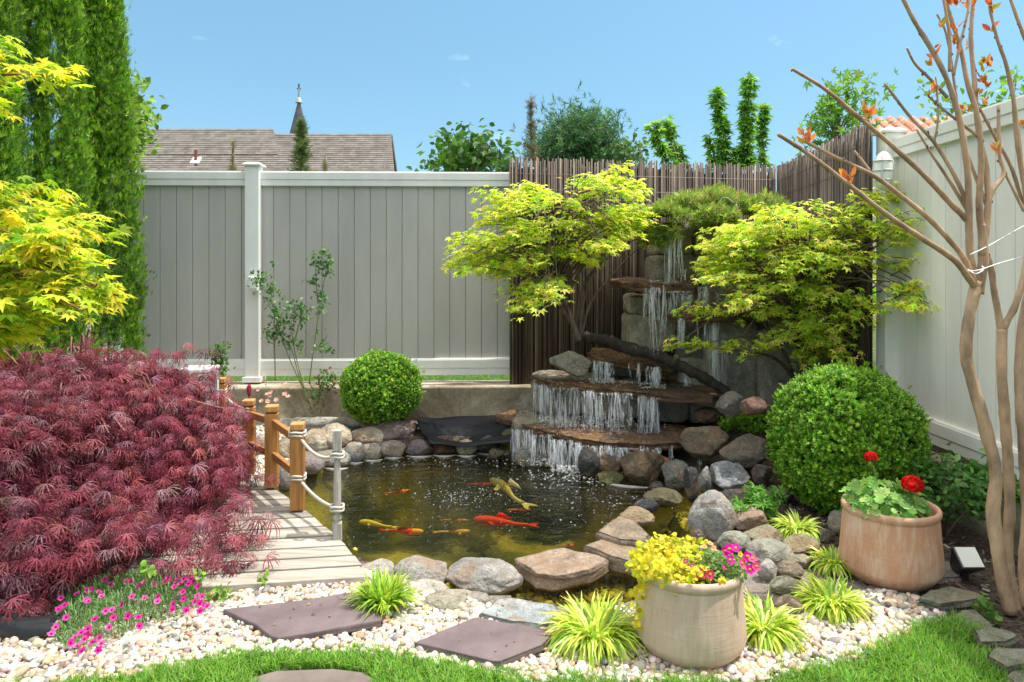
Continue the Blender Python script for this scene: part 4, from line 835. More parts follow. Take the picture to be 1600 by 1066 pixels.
for k in range(800):
    az = rng.uniform(-1.75, 2.5); el = math.asin(rng.uniform(.0, 1.0)**.85*.999)
    o_, h = domesurf(az, el); lay = rng.choice([1.0,.88,.70], p=[.6,.28,.12])
    lump = 1+.13*vn(np.array([az*2.2, h*3.5, 3.]))+.06*vn(np.array([az*6, h*9, 8.]))
    tip = c0+o_*lay*lump+np.array([0,0,.06+h*.73*(.55+.45*lay)*(1+.05*vn(np.array([az*3, h*4, 1.])))])
    if tip[1] < 2.86 and tip[2] < .10: continue
    outd = nrm_(np.array([o_[0]*.9, o_[1]*.9, -.30-.35*(1-h)])+rng.normal(size=3)*.12)
    lacecluster(tip, outd, 12 if lay < .9 else 18, .080, 1.0)
    if rng.random() < .12 and lay < .95:
        top = c0+np.array([o_[0]*.25, o_[1]*.25, .2+.52*h]); mid = c0+np.array([*(o_[:2]*lay*.75), .16+h*.9+.05]); tube(mbB, [c0+np.array([0,0,.2+.2*h]), top, mid, tip], [.012,.008,.004,.002], 5, 12, (.22,.11,.08))
# low trailing branches reaching over the planks, and the fringe at the front
for (px, py, d, n_) in [(395,868,3.15,16),(370,850,3.2,18),(385,895,3.1,6),(340,885,3.1,12),(380,745,3.45,14),(372,700,3.6,16),(360,655,3.8,16),(345,620,3.9,16),(385,815,3.3,10),(330,585,4.0,14),(20,950,2.72,22),(55,960,2.70,18),(70,900,2.75,16),(5,900,2.72,20),(110,880,2.8,18),(160,870,2.85,18),(220,870,2.9,18),(280,870,2.95,18),(315,860,3.0,18),(40,860,2.75,18)]:
    p_ = P(px, py, d); outd = nrm_(np.array([.7 if px > 300 else .2, -.4, -.45])); lacecluster(p_, outd, n_, .092, .9)
# sparse arching twigs on the top
for k in range(5):
    az = rng.uniform(-1,1.6); st = c0+np.array([math.sin(az)*.15, -math.cos(az)*.1, .60]); a_ = st+np.array([math.sin(az)*.25, -math.cos(az)*.22, .12+.05*rng.random()]); e = st+np.array([math.sin(az)*.62, -math.cos(az)*.55, .07]); tube(mbB, [st, a_, e], [.011,.006,.002], 6, 14, (.40,.22,.16)); lacecluster(e, nrm_(np.array([math.sin(az), -math.cos(az), -.5])), 7, .085, .9)
Pn, Nn, Tn, Sn = map(np.array, (Pn, Nn, Tn, Sn)); k = Pn[:,2] > .0; Pn, Nn, Tn, Sn = Pn[k], Nn[k], Tn[k], Sn[k]; Pn[:,2] = np.maximum(Pn[:,2], .05)
scatter(mbL, LACE[0], LACE[1], Pn, frames(Nn, Tn), Sn, pick(gcols, [.3,.27,.16,.12,.15], len(Pn), .15, .08)); mbL.build('crown', M['red_leaf'], root)
for k in range(10):
    a = k*.7; tube(mbB, [c0+np.array([0,0,.25]), c0+np.array([math.cos(a)*.3, math.sin(a)*.3, .45]), c0+np.array([math.cos(a)*.6, math.sin(a)*.55, .42])], [.03,.018,.008], 7, 14, (.20,.12,.09))
tube(mbB, [c0, c0+np.array([.04,.03,.2]), c0+np.array([-.03,0,.38]), c0+np.array([.02,.02,.5])], [.06,.05,.045,.02], 10, 16, (.22,.15,.11), rough=.1)
mbB.build('trunk', M['bark'], root, smooth=True)

# ---- maples with layered sprays of small green leaves
def layered(root, pads, leaf, nleaf, sz, cols, wts, trunkpts, trunkr, mat, padr=.16, droop=.25, bcol=(.16,.12,.10), outc=None, thick=.02, nbranch=1.0, jit=.35):
    """pads: array of centres; leaves lie in thin horizontal sprays that point outwards from the trunk"""
    mb = MB(); mt = MB(); T0 = np.array(trunkpts); tube(mt, T0, trunkr, 9, 30, bcol, rough=.1); tr_ = resample(T0, 40); PP = []; NN = []; TT = []; SS = []; CC = []
    for pc in pads:
        q = tr_[rng.integers(14, 40)]; out_ = pc-(outc if outc is not None else q); out_[2] *= .2; out_ = nrm_(out_)
        sd_ = np.cross(out_, [0,0,1.]); nl = int(nleaf*rng.uniform(.6,1.4)); g = rng.uniform(.85,1.15); L = padr*rng.uniform(.7,1.5)
        u = rng.uniform(-.9,1,nl); vv = rng.normal(size=nl)*.38*(1-.35*u); p_ = pc+out_*(u*L)[:,None]+sd_*(vv*L)[:,None]; p_[:,2] += -droop*L*np.clip(u,0,1)**2+rng.normal(size=nl)*thick
        PP.append(p_); NN.append(np.array([0,0,1.])+out_*.25+rng.normal(size=(nl,3))*jit); TT.append(out_+sd_*(vv*1.6)[:,None]+rng.normal(size=(nl,3))*.35+np.array([0,0,-.2])); SS.append(sz*rng.uniform(.65,1.25,nl)); CC.append(pick(cols, wts, nl, .13)*g)
        if rng.random() < nbranch:
            tube(mt, [q, (q+pc)/2+np.array([0,0,.05+.05*rng.random()]), pc, pc+out_*L*.9+np.array([0,0,-droop*L*.8])], [.009,.006,.003,.0012], 5, 10, bcol)
    PP, NN, TT, SS, CC = map(np.concatenate, (PP, NN, TT, SS, CC)); scatter(mb, leaf[0], leaf[1], PP, frames(NN, TT), SS, CC)
    mb.build('crown', M[mat], root); mt.build('trunk', M['bark'], root, smooth=True)
YG = [(.62,.64,.08),(.46,.58,.06),(.26,.42,.035),(.74,.72,.20),(.66,.52,.20)]; YW = [.33,.28,.18,.14,.05]
def padpoly(poly, n, d0, d1):     # pads inside an outline measured in the photograph, spread over the crown's real depth
    poly = np.array(poly, float); res = []
    x0, y0 = poly.min(0); x1, y1 = poly.max(0)
    while len(res) < n:
        x, y = rng.uniform(x0, x1), rng.uniform(y0, y1)
        if sdist(np.array(x), np.array(y), poly) > 0: res.append(P(x, y, rng.uniform(d0, d1)))
    return np.array(res)
# left green maple
bp_ = P(905,532,5.55); root = thing('green_maple', 'yellow green Japanese maple leaning out from the left side of the waterfall', 'maple', bp_)
pd = np.concatenate([padpoly([(720,378),(735,350),(790,300),(850,300),(900,310),(905,268),(955,262),(995,290),(1003,310),(985,335),(995,352),(975,378),(925,395),(905,420),(880,430),(870,470),(835,470),(800,435),(770,430),(735,415),(700,400)], 120, 4.85, 5.65),
    padpoly([(700,408),(760,395),(800,430),(870,440),(860,485),(820,480),(780,440),(730,420)], 14, 4.9, 5.3), padpoly([(740,296),(860,290),(860,320),(760,330)], 14, 5.0, 5.5), padpoly([(960,300),(1003,340),(1003,360),(960,380)], 10, 5.2, 5.6)])
layered(root, pd, STAR5, 34, .042, YG, YW, [bp_, P(890,490,5.5), P(872,440,5.4), P(858,380,5.3), P(870,320,5.3)], [.024,.018,.012,.005], 'maple_leaf', .13, outc=P(880,400,5.35))
mt = MB()
for pts in [[P(905,530,5.56),P(912,470,5.5),P(935,410,5.45),P(960,370,5.4),P(985,330,5.4)],[P(905,530,5.56),P(885,480,5.5),P(845,440,5.3),P(800,415,5.15),P(760,400,5.05)],[P(900,520,5.56),P(915,440,5.6),P(960,395,5.6),P(1000,370,5.6)],[P(893,505,5.54),P(860,455,5.35),P(825,400,5.2),P(790,350,5.1)],[P(908,525,5.56),P(925,470,5.6),P(975,410,5.7),P(1010,375,5.7)]]: tube(mt, pts, [.016,.011,.006,.003], 6, 20, (.15,.11,.09))
mt.build('limb', M['bark'], root, smooth=True)
# right green maple
bp_ = P(1250,640,5.45); root = thing('green_maple', 'broad yellow green Japanese maple spreading over the right side of the waterfall', 'maple', bp_)
pd = np.concatenate([padpoly([(1115,395),(1120,370),(1150,348),(1200,325),(1270,315),(1330,320),(1355,350),(1385,380),(1370,400),(1360,430),(1355,460),(1395,480),(1330,500),(1350,520),(1300,520),(1260,500),(1200,495),(1150,470),(1150,440),(1112,420)], 170, 4.65, 5.4),
    padpoly([(1150,470),(1340,480),(1340,545),(1270,575),(1200,560),(1200,520)], 44, 4.8, 5.4), padpoly([(1110,370),(1135,352),(1135,440),(1112,415)], 9, 4.8, 5.2),
    padpoly([(1390,330),(1440,340),(1435,420),(1390,420)], 12, 4.5, 4.8), padpoly([(1395,450),(1490,430),(1480,465),(1400,480)], 7, 4.4, 4.6), padpoly([(1320,300),(1430,300),(1425,330),(1330,330)], 10, 4.6, 4.9),
    np.array([P(1080,480,4.9),P(1110,488,4.95),P(1060,535,5.0),P(1095,538,5.0),P(1150,538,5.0),P(1180,545,5.0),P(1470,440,4.4),P(1440,470,4.4)])])
layered(root, pd, STAR5, 33, .040, YG, YW, [bp_, P(1252,580,5.35), P(1262,520,5.2), P(1258,450,5.1), P(1265,370,5.05)], [.03,.022,.015,.006], 'maple_leaf', .13, outc=P(1255,430,5.1))
mt = MB()
for pts in [[P(1250,620,5.42),P(1230,560,5.3),P(1190,500,5.15),P(1140,440,5.0)],[P(1252,600,5.4),P(1300,540,5.2),P(1360,490,4.9),P(1400,465,4.7),P(1450,435,4.5)],[P(1255,600,5.4),P(1290,500,5.2),P(1330,420,5.0),P(1390,370,4.8),P(1430,345,4.6)],[P(1250,620,5.42),P(1280,590,5.2),P(1310,520,5.0),P(1340,440,4.9)],[P(1248,600,5.4),P(1210,560,5.2),P(1150,548,5.05),P(1060,540,5.0)]]: tube(mt, pts, [.017,.012,.007,.003], 6, 20, (.15,.11,.09))
mt.build('limb', M['bark'], root, smooth=True)
# golden maple, near left
bp_ = np.array([-2.85, 2.45, 0]); root = thing('golden_maple', 'bright yellow green full moon maple with large star leaves, upper left foreground', 'maple', bp_)
pd = np.concatenate([padpoly([(-140,290),(0,282),(60,292),(110,320),(130,345),(125,370),(110,390),(130,420),(160,440),(175,455),(150,470),(120,480),(90,482),(60,478),(40,505),(0,530),(-140,560)], 150, 1.95, 2.7),
    padpoly([(-120,40),(-10,45),(20,60),(20,85),(-20,90),(-120,100)], 9, 2.0, 2.3), padpoly([(-120,105),(40,105),(82,108),(82,125),(-10,130),(-120,150)], 9, 2.0, 2.3), padpoly([(-120,150),(5,150),(5,170),(-120,200)], 4, 2.0, 2.3)])
layered(root, pd, STAR7, 28, .039, [(.62,.60,.04),(.42,.52,.03),(.24,.38,.03),(.13,.25,.02),(.74,.60,.05)], [.3,.27,.2,.08,.15], [bp_, bp_+[.03,0,.6], bp_+[.08,-.03,1.1], bp_+[.06,-.05,1.6], bp_+[.02,-.05,2.2]], [.05,.04,.03,.015], 'maple_leaf', .085, outc=np.array([-2.4,2.35,1.5]), thick=.018, bcol=(.26,.12,.08), nbranch=.6)

# ---- arborvitae columns
def arborvitae(x, y, r, H_, n, label, seed, npl=150):
    root = thing('arborvitae', label, 'arborvitae', (x, y, 0), 'arborvitae columns at the left fence'); mb = MB(); k = npl
    paz = rng.uniform(-1.3, 2.3, k); pz = rng.random(k)**.9*H_*.93; pl_ = rng.uniform(.45,1.1,k); pr = rng.uniform(.085,.15,k); pin = np.where(rng.random(k) < .25, .75, 1.0); shade_ = rng.uniform(.7,1.3,k)
    q = rng.integers(0, k, n); t = rng.random(n); phi = rng.uniform(-1.9,1.9,n); z = pz[q]+pl_[q]*(t-.35); u = np.clip(z/H_, 0, 1)
    prof = r*np.clip(1-u**2.6, 0, 1)**.8*(.84+.16*np.minimum(1, u*7)); az = paz[q]+.05*np.sin(z*4+q); rho = pr[q]*np.sin(PI*np.clip(.18+.82*(1-t),0,1))**.6*rng.uniform(.75,1.08,n)*np.where(rng.random(n) < .05, 1.35, 1)
    rad = np.stack([np.sin(az), -np.cos(az), az*0], 1); tan = np.stack([np.cos(az), np.sin(az), az*0], 1); out_ = rad*np.cos(phi)[:,None]+tan*np.sin(phi)[:,None]
    Pn = np.array([x,y,0])+rad*(np.maximum(prof-.11,.01)*pin[q])[:,None]+out_*rho[:,None]; Pn[:,2] = z+.05; kk = (z > .05)&(z < H_); Pn, out_, q = Pn[kk], out_[kk], q[kk]; n = len(Pn)
    T = nrm_(np.array([0,0,1.5])+out_*.6+rng.normal(size=(n,3))*.3); N = np.cross(T, np.cross(out_, [0,0,1.])+rng.normal(size=(n,3))*.9)
    cl = pick([(.11,.235,.018),(.18,.34,.025),(.06,.145,.014),(.30,.45,.04)], [.38,.33,.17,.14], n, .15)*shade_[q][:,None]
    h_ = n//2; R_f = frames(N, T); sz = .040*rng.uniform(.7,1.4,n); scatter(mb, FAN[0], FAN[1], Pn[:h_], R_f[:h_], sz[:h_], cl[:h_]); scatter(mb, NEED2[0], NEED2[1], Pn[h_:], frames(T[h_:]), sz[h_:]*1.1, cl[h_:])
    mb.build('foliage', M['leaf'], root); mb = MB(); tube(mb, [(x,y,0),(x,y,H_*.5),(x,y,H_*.93)], [.07,.05,.01], 8, 8, (.2,.13,.09))
    for i_ in range(40): a = rng.uniform(-1.3,2.3); zz = rng.uniform(.05,.85)*H_; tube(mb, [(x,y,zz),(x+math.sin(a)*r*.8*(1-(zz/H_)**2.6),y-math.cos(a)*r*.8*(1-(zz/H_)**2.6),zz+.25)], [.012,.005], 5, 4, (.2,.13,.09))
    mb.build('trunk', M['bark'], root, smooth=True)
arborvitae(-3.55, 4.55, .36, 5.6, 42000, 'dark green arborvitae column nearest to the left edge', 1, 190)
arborvitae(-3.42, 5.12, .33, 4.9, 36000, 'dark green arborvitae column in the middle of the row', 5, 170)
arborvitae(-3.36, 5.72, .34, 4.2, 30000, 'dark green arborvitae column nearest to the grey back fence', 9, 150)

# ---- creeping juniper on top of the falls
root = thing('juniper', 'low creeping juniper covering the top of the waterfall', 'juniper', P(1100,350,5.8)); mb = MB(); PP = []; TT = []
def mound(x0, x1, yc, h, d0, d1, n, hang=0):
    for k in range(n):
        u = rng.random(); x = x0+(x1-x0)*u; d = rng.uniform(d0, d1); y = yc-h*math.sin(PI*u)**.6*rng.uniform(.3,1)*(1+.2*vn(np.array([u*7, d*3, 1.])))+hang*rng.random(); PP.append(P(x, y, d)); TT.append(nrm_(np.array([(u-.5)*1.2, -.5, .7-.02*hang])+rng.normal(size=3)*.4))
mound(1015,1195,345,42,5.55,6.1,3000); mound(1005,1070,342,14,5.4,5.7,520); mound(1085,1150,345,22,5.35,5.6,800,12); mound(1008,1034,376,18,5.45,5.6,300,14); mound(1048,1058,345,8,5.4,5.5,50,34); mound(1010,1036,362,8,5.45,5.6,160,14); mound(1150,1230,335,24,5.6,6.0,500)
PP = np.array(PP); TT = np.array(TT); n = len(PP); scatter(mb, NEED2[0], NEED2[1], PP, frames(TT), .065*rng.uniform(.7,1.3,n), pick([(.26,.36,.06),(.15,.24,.05),(.38,.44,.11),(.40,.32,.14)], [.4,.3,.2,.1], n)); mb.build('foliage', M['leaf'], root)
mb = MB()
for pts in [[P(1150,340,5.6),P(1128,322,5.5),P(1127,312,5.45),P(1135,309,5.42),P(1148,318,5.4)],[P(1060,352,5.6),P(1056,370,5.42),P(1050,390,5.42)],[P(1090,345,5.7),P(1120,330,5.6),P(1180,325,5.6)],[P(1020,345,5.6),P(1018,370,5.5),P(1022,395,5.5)],[P(1150,320,5.4),P(1160,345,5.45),P(1175,350,5.5)]]: tube(mb, pts, [.008,.006,.003], 6, 16, (.42,.36,.30))
mb.build('stem', M['twig'], root, smooth=True)

# ---- leafy stems: climbing roses and weeds
def stems(root, lines, tufts, leaf=OVAL, lsz=.035, cols=((.07,.17,.05),(.12,.24,.08),(.24,.34,.18)), wts=(.4,.35,.25), scol=(.20,.20,.07), sr=.005, mat='leaf', up=.6, spread=1.0):
    ms_ = MB()
    for pts in lines: tube(ms_, [P(*p) for p in pts], [sr, sr*.8, sr*.4], 6, 24, scol)
    ms_.build('stem', M['twig'], root, smooth=True); ml = MB(); PP = []
    for (x, y, d, r_, n) in tufts:
        for k in range(int(n*2.0)): PP.append(P(x+rng.normal()*r_*spread, y+rng.normal()*r_*spread, d+rng.normal()*r_/F*d*.7))
    PP = np.array(PP); n = len(PP); N = nrm_(rng.normal(size=(n,3))*.7+np.array([0,-.25,up])); scatter(ml, leaf[0], leaf[1], PP, frames(N), lsz*rng.uniform(.7,1.25,n), pick(cols, wts, n)); ml.build('foliage', M[mat], root)
root = thing('rose_bush', 'climbing rose with many low leafy canes in front of the fence post', 'rose', P(470,642,5.9))
stems(root, [[(487,640,5.85),(470,600,5.85),(452,560,5.9),(435,510,5.9),(418,450,5.9)],[(487,640,5.85),(468,590,5.85),(455,545,5.9),(440,525,5.9),(425,470,5.9)],[(430,595,5.9),(429,530,5.9),(427,440,5.9)],[(485,638,5.85),(468,580,5.85),(458,535,5.88),(455,500,5.9)],[(458,540,5.9),(468,505,5.9),(475,480,5.9)],[(440,530,5.9),(447,545,5.9),(455,540,5.9)]],
    [(402,440,5.9,8,22),(415,438,5.88,9,26),(425,455,5.85,7,18),(422,468,5.85,7,14),(432,490,5.85,9,26),(440,500,5.85,9,26),(450,488,5.85,8,22),(428,520,5.85,8,24),(438,515,5.85,8,20),(470,482,5.85,7,26),(474,495,5.85,6,16),(462,500,5.85,7,12),(448,530,5.85,7,12),(465,535,5.85,5,8),(420,525,5.85,6,12),(468,545,5.85,5,7)])
root = thing('rose_bush', 'taller climbing rose with two bare canes and a leafy top', 'rose', P(500,640,5.92))
stems(root, [[(483,600,5.9),(488,560,5.9),(498,490,5.92),(502,465,5.92),(508,430,5.92),(512,400,5.92)],[(497,475,5.92),(494,440,5.92),(493,400,5.92)],[(495,640,5.9),(485,600,5.9),(483,590,5.9)],[(495,545,5.9),(508,530,5.9),(511,523,5.9)]],
    [(492,403,5.9,5,14),(506,396,5.9,5,18),(510,410,5.9,5,20),(512,422,5.9,5,12),(500,417,5.9,5,10),(488,441,5.9,5,14),(500,461,5.9,5,14),(502,484,5.9,5,14),(505,465,5.9,4,8),(503,543,5.88,6,16),(512,546,5.88,5,10),(495,520,5.9,4,4)])
root = thing('rose_bush', 'low leafy rose with a pink bud between the two climbing roses and the boxwood', 'rose', P(505,645,5.8))
stems(root, [[(497,640,5.75),(499,605,5.75),(500,580,5.75)],[(500,645,5.75),(512,610,5.75),(519,580,5.75)]], [(500,610,5.75,8,26),(512,600,5.75,8,26),(495,625,5.75,8,22),(520,590,5.75,4,10),(505,585,5.75,5,10)], cols=((.08,.17,.06),(.16,.26,.10),(.30,.07,.07)), wts=(.45,.45,.1))
root = thing('rose_bush', 'small leafy rose left of the fence post above the bridge end', 'rose', P(340,600,5.4))
stems(root, [[(345,640,5.4),(342,590,5.4),(347,540,5.4)],[(342,600,5.4),(330,560,5.4)]], [(335,553,5.4,6,22),(347,545,5.4,6,18),(345,565,5.4,6,22),(350,580,5.4,5,12),(340,590,5.4,8,26),(348,605,5.4,8,20)], cols=((.10,.20,.05),(.16,.28,.09),(.06,.13,.04)))
def clump(name, label, cat, c, n, L, wd, cols, wts, group=None, r=.05, bend=(.3,1.5), segs=4, mat='grass', hseed=None):
    mb = MB(); n = int(n*1.9) if 'grass' in name else n; a = rng.uniform(0, 2*PI, n); rr = r*np.sqrt(rng.random(n)); Pn = np.stack([c[0]+np.cos(a)*rr, c[1]+np.sin(a)*rr, np.full(n, c[2])], 1); blades(mb, Pn, a+rng.normal(size=n)*.5, L*rng.uniform(.6,1.15,n), rng.uniform(*bend, n), wd*rng.uniform(.8,1.2,n), pick(cols, wts, n, .1), segs)
    o = mb.build(name, M[mat]); return tag(o, label, cat, group)
LY = [(.56,.62,.10),(.40,.54,.06),(.70,.72,.28),(.22,.38,.05)]; LW = [.36,.3,.2,.14]
for (px, py, sc_, n, lab) in [(600,948,1.0,170,'short fresh green grass clump beside the large stepping stone'),(930,1000,1.35,330,'striped grass clump left of the front pot, the largest'),(1192,988,1.15,240,'striped grass clump hugging the right side of the front pot'),(1245,832,.95,230,'small striped grass clump in front of the large boxwood'),(1302,886,.85,160,'small striped grass clump against the left side of the reddish pot'),(1298,950,1.1,260,'striped grass clump spreading over pebbles before the reddish pot')]:
    cols = LY if px != 600 else [(.36,.50,.05),(.25,.42,.04),(.45,.55,.10),(.12,.26,.03)]
    clump('grass_clump', lab, 'ornamental grass', G(px, py, .02), n, .108*sc_ if px != 600 else .13, .0105, cols, LW, 'variegated grass clumps', .06*sc_, (.5,2.0) if px != 600 else (.2,1.3))
clump('iris_clump', 'upright green iris like leaves behind the middle bridge posts', 'iris', G(398,652,.08), 70, .26, .014, [(.10,.22,.04),(.16,.30,.06)], [1,1], None, .10, (.05,.8))
mb = MB(); root = thing('flowering_perennial', 'low leafy plant with pale pink blooms behind the bridge rail', 'perennial', G(430,650,.08))
c = G(432,652,.08); n = 260; v = sph(n, 0)*np.array([.13,.12,.20]); scatter(mb, OVAL[0], OVAL[1], c+v, frames(nrm_(v+[0,0,.1]+rng.normal(size=(n,3))*.05)), .04, pick([(.12,.24,.06),(.20,.32,.09)], [1,1], n)); mb.build('foliage', M['leaf'], root)
def bloom(px, py, d, r, colr, parent, name='flower', petals=5, centre=(.7,.6,.1), face=(0,-.6,.8), layers=1):
    mb = MB(); c = P(px, py, d); N = nrm_(np.array(face)+rng.normal(size=3)*.25); R = frames(N[None])[0]
    for l in range(layers):
        for k in range(petals):
            a = k*2*PI/petals+l*.6; v, f = xf(t_oval(.42,.02,.10), (0,0,l*.12), a, .25+.35*l, r*(1-.18*l)); mb.add(c+v@R.T, [f], np.array(colr)*rng.uniform(.85,1.15))
    if centre: v, f = ico(1); mb.add(c+(v*r*.30+np.array([0,0,.10*r]))@R.T, [f], centre)
    return mb.build(name, M['petal'], parent)
for (x, y) in [(418,616),(445,616),(409,627),(418,627),(432,625),(450,620)]: bloom(x, y, 5.6, .024, (.75,.45,.42), root, layers=3)
# poppy-red plume seen above the post
mb = MB(); v, f = rockmesh(3, P(389,610,5.2), (.018,.018,.05), .2, 3); mb.add(v, [f], (.35,.03,.07)); tube(mb, [P(389,618,5.2), P(389,660,5.2)], .005, 5, 4, (.12,.2,.05)); tag(mb.build('flower_spike', M['petal'], smooth=True), 'dark red flower spike rising just behind a bridge post', 'flower')

# ---- pinks in front
c = G(205,985,.0); root = thing('dianthus', 'low mat of bright magenta pinks over the pebbles, lower left', 'dianthus', c, None); mb = MB(); n = 5200
pl = np.array([G(x, y)[:2] for x, y in [(80,995),(90,950),(150,925),(250,918),(315,930),(322,950),(290,972),(230,990),(180,1015),(130,1030),(95,1022)]]); x0, y0 = pl.min(0); x1, y1 = pl.max(0)
x = rng.uniform(x0,x1,n); y = rng.uniform(y0,y1,n); s = sdist(x, y, pl); k = s > 0; x, y, s = x[k], y[k], s[k]; n = len(x); z = .02+.085*np.clip(s/.12,0,1)**.5*rng.uniform(.4,1,n)
blades(mb, np.stack([x,y,z],1), rng.uniform(0,6.28,n), .042*rng.uniform(.7,1.3,n), rng.uniform(.1,1.3,n), .0042, pick([(.14,.27,.09),(.22,.36,.14),(.08,.16,.05)], [.45,.35,.2], n), 2); mb.build('foliage', M['grass'], root)
fl = [(655,425),(690,455),(380,540),(790,435),(830,430),(870,465),(905,440),(965,455),(1020,400),(1050,415),(1110,405),(1130,450),(1180,450),(1210,430),(1240,465),(1145,500),(1085,575),(1080,610),(1165,615),(1150,545),(1235,525),(1265,530),(1250,570),(1280,580),(1250,620),(990,530),(985,560),(905,540),(825,530),(765,580),(660,620),(700,615),(710,660),(800,650),(865,660),(870,715),(685,720),(595,670),(550,730),(510,755),(545,770),(470,785),(440,820),(530,795),(580,815),(625,785),(635,825),(615,865),(515,870),(485,840),(350,720),(320,765),(365,610),(415,660),(405,585),(540,550),(555,560),(615,505),(635,530),(480,515),(545,490),(570,488),(1030,440),(1090,470),(1220,560),(1060,430),(1190,420),(1295,590),(1105,430),(1150,420)]
for (x, y) in fl:
    g = G(x/4, 800+y/4, .115); bloom(x/4, 800+y/4, g[1], .0155, random.choice([(.62,.02,.30),(.70,.05,.34),(.75,.10,.40)]), root, centre=(.30,.0,.10))

# ---- flowers in the front pot
c, rtop = pf, .19
root = thing('creeping_jenny', 'golden creeping jenny filling the left of the front pot and trailing down', 'creeping jenny', c+np.array([-.06,0,.27])); mb = MB(); PP = []; NN = []
for k in range(1500):
    a = rng.uniform(0,6.28); r_ = .165*math.sqrt(rng.random()); x, y = c[0]-.045+math.cos(a)*r_, c[1]+math.sin(a)*r_
    if x > c[0]+.04 and y < c[1]+.09: continue
    PP.append((x, y, c[2]+.31+rng.uniform(-.02,.045)+.02*vn(np.array([x*14, y*14, 0])))); NN.append(nrm_(rng.normal(size=3)*.5+np.array([0,-.2,1])))
for (x0, y0, y1, d, m_) in [(1003,880,935,2.5,34),(995,885,985,2.5,30),(1010,870,905,2.42,40),(1043,890,912,2.39,22),(1080,893,908,2.39,12),(1128,903,912,2.38,5),(1030,885,900,2.4,20),(985,878,890,2.5,16),(990,862,872,2.6,16)]:
    for k in range(m_): PP.append(P(x0+rng.normal()*3.5, rng.uniform(y0,y1), d+rng.normal()*.006)); NN.append(nrm_(rng.normal(size=3)*.4+np.array([-.2,-.9,.3])))
PP = np.array(PP); n = len(PP); scatter(mb, ROUND[0]-[0,.5,0], ROUND[1], PP, frames(np.array(NN)), .019*rng.uniform(.7,1.2,n), pick([(.62,.55,.03),(.50,.50,.03),(.74,.62,.08),(.36,.42,.04)], [.4,.3,.2,.1], n)); mb.build('foliage', M['maple_leaf'], root)
root = thing('petunia', 'pink and magenta small petunias at the right side of the front pot', 'petunia', c+np.array([.08,0,.27])); mb = MB(); PP = []
for k in range(900):
    a = rng.uniform(0,6.28); r_ = .13*math.sqrt(rng.random()); PP.append((c[0]+.07+math.cos(a)*r_, c[1]-.03+math.sin(a)*r_*.9, c[2]+.30+rng.uniform(0,.055)*(1-r_*4)+.01))
PP = np.array(PP); n = len(PP); scatter(mb, OVAL[0], OVAL[1], PP, frames(rng.normal(size=(n,3))*.6+[0,-.3,.8]), .017, pick([(.14,.26,.06),(.22,.36,.10),(.10,.18,.05)], [1,.8,.5], n)); mb.build('foliage', M['leaf'], root)
for (x, y, cc) in [(780,240,0),(860,262,1),(915,305,2),(957,282,1),(645,335,3),(820,162,0),(850,200,4),(610,152,5),(670,157,5),(648,130,5),(525,282,6),(740,290,6),(745,178,2),(932,232,1),(895,215,2),(560,328,3),(600,325,3),(480,250,6),(735,372,4),(775,165,2)]:
    cl_ = [(.62,.015,.32),(.80,.12,.32),(.72,.01,.38),(.62,.06,.16),(.72,.62,.10),(.80,.42,.22),(.40,.05,.18)][cc]; d = 2.46-.0012*(y-240)/4.3; small = .6 if cc in (4,5,6) else 1
    bloom(960+x/4.332, 820+y/4.332, d, .021*small, cl_, root, petals=5, centre=(.55,.38,.03), face=(.2,-.75,.6))
# ---- geranium in the reddish pot
c = pb; root = thing('geranium', 'red geranium growing in the reddish clay pot', 'geranium', c+np.array([0,0,.29])); mb = MB(); PP = []; NN = []
sc7 = (np.array([[0,0,0]]+[[math.cos(a)*(.5+.06*math.cos(a*7)), math.sin(a)*(.5+.06*math.cos(a*7)), .10+.05*math.cos(a*7)] for a in np.arange(14)/14*2*PI]), np.array([[0,1+2*k,2+2*k,1+(2*k+2)%14] for k in range(7)]))
for k in range(230):
    a = rng.uniform(0,6.28); r_ = .17*math.sqrt(rng.random()); PP.append((c[0]-.03+math.cos(a)*r_, c[1]-.01+math.sin(a)*r_, c[2]+.325+rng.uniform(0,.12)*(1-r_*2.5))); NN.append(nrm_(np.array([math.cos(a)*.5, math.sin(a)*.5-.3, .8])+rng.normal(size=3)*.3))
PP = np.array(PP); n = len(PP); scatter(mb, sc7[0], sc7[1], PP, frames(np.array(NN)), .044*rng.uniform(.5,1.3,n), pick([(.16,.34,.06),(.28,.48,.12),(.42,.56,.20),(.10,.22,.05)], [.35,.35,.15,.15], n)); mb.build('foliage', M['leaf'], root)
def head(px, py, d, r, stem):
    mb = MB(); cc = P(px, py, d); v = sph(60, -.5); Rr = frames(v); tv, tf_ = join([xf(t_oval(.42,.03,.05), (0,0,0), k*2*PI/5, .3, .5) for k in range(5)]); scatter(mb, tv, tf_, cc+v*r*np.array([1,1,.75])*.75, Rr, r*.75, vcol((.62,.008,.008), 60, .2, .05)); h = mb.build('flower_head', M['petal'], root); mb = MB(); tube(mb, [P(*p) for p in stem], .0035, 6, 10, (.25,.33,.12)); mb.build('flower_stalk', M['leaf'], h, smooth=True)
head(1361,714,3.15,.031,[(1362,722,3.15),(1368,742,3.16),(1372,760,3.18)]); head(1426,757,3.08,.050,[(1424,768,3.09),(1410,785,3.12),(1395,800,3.15)])

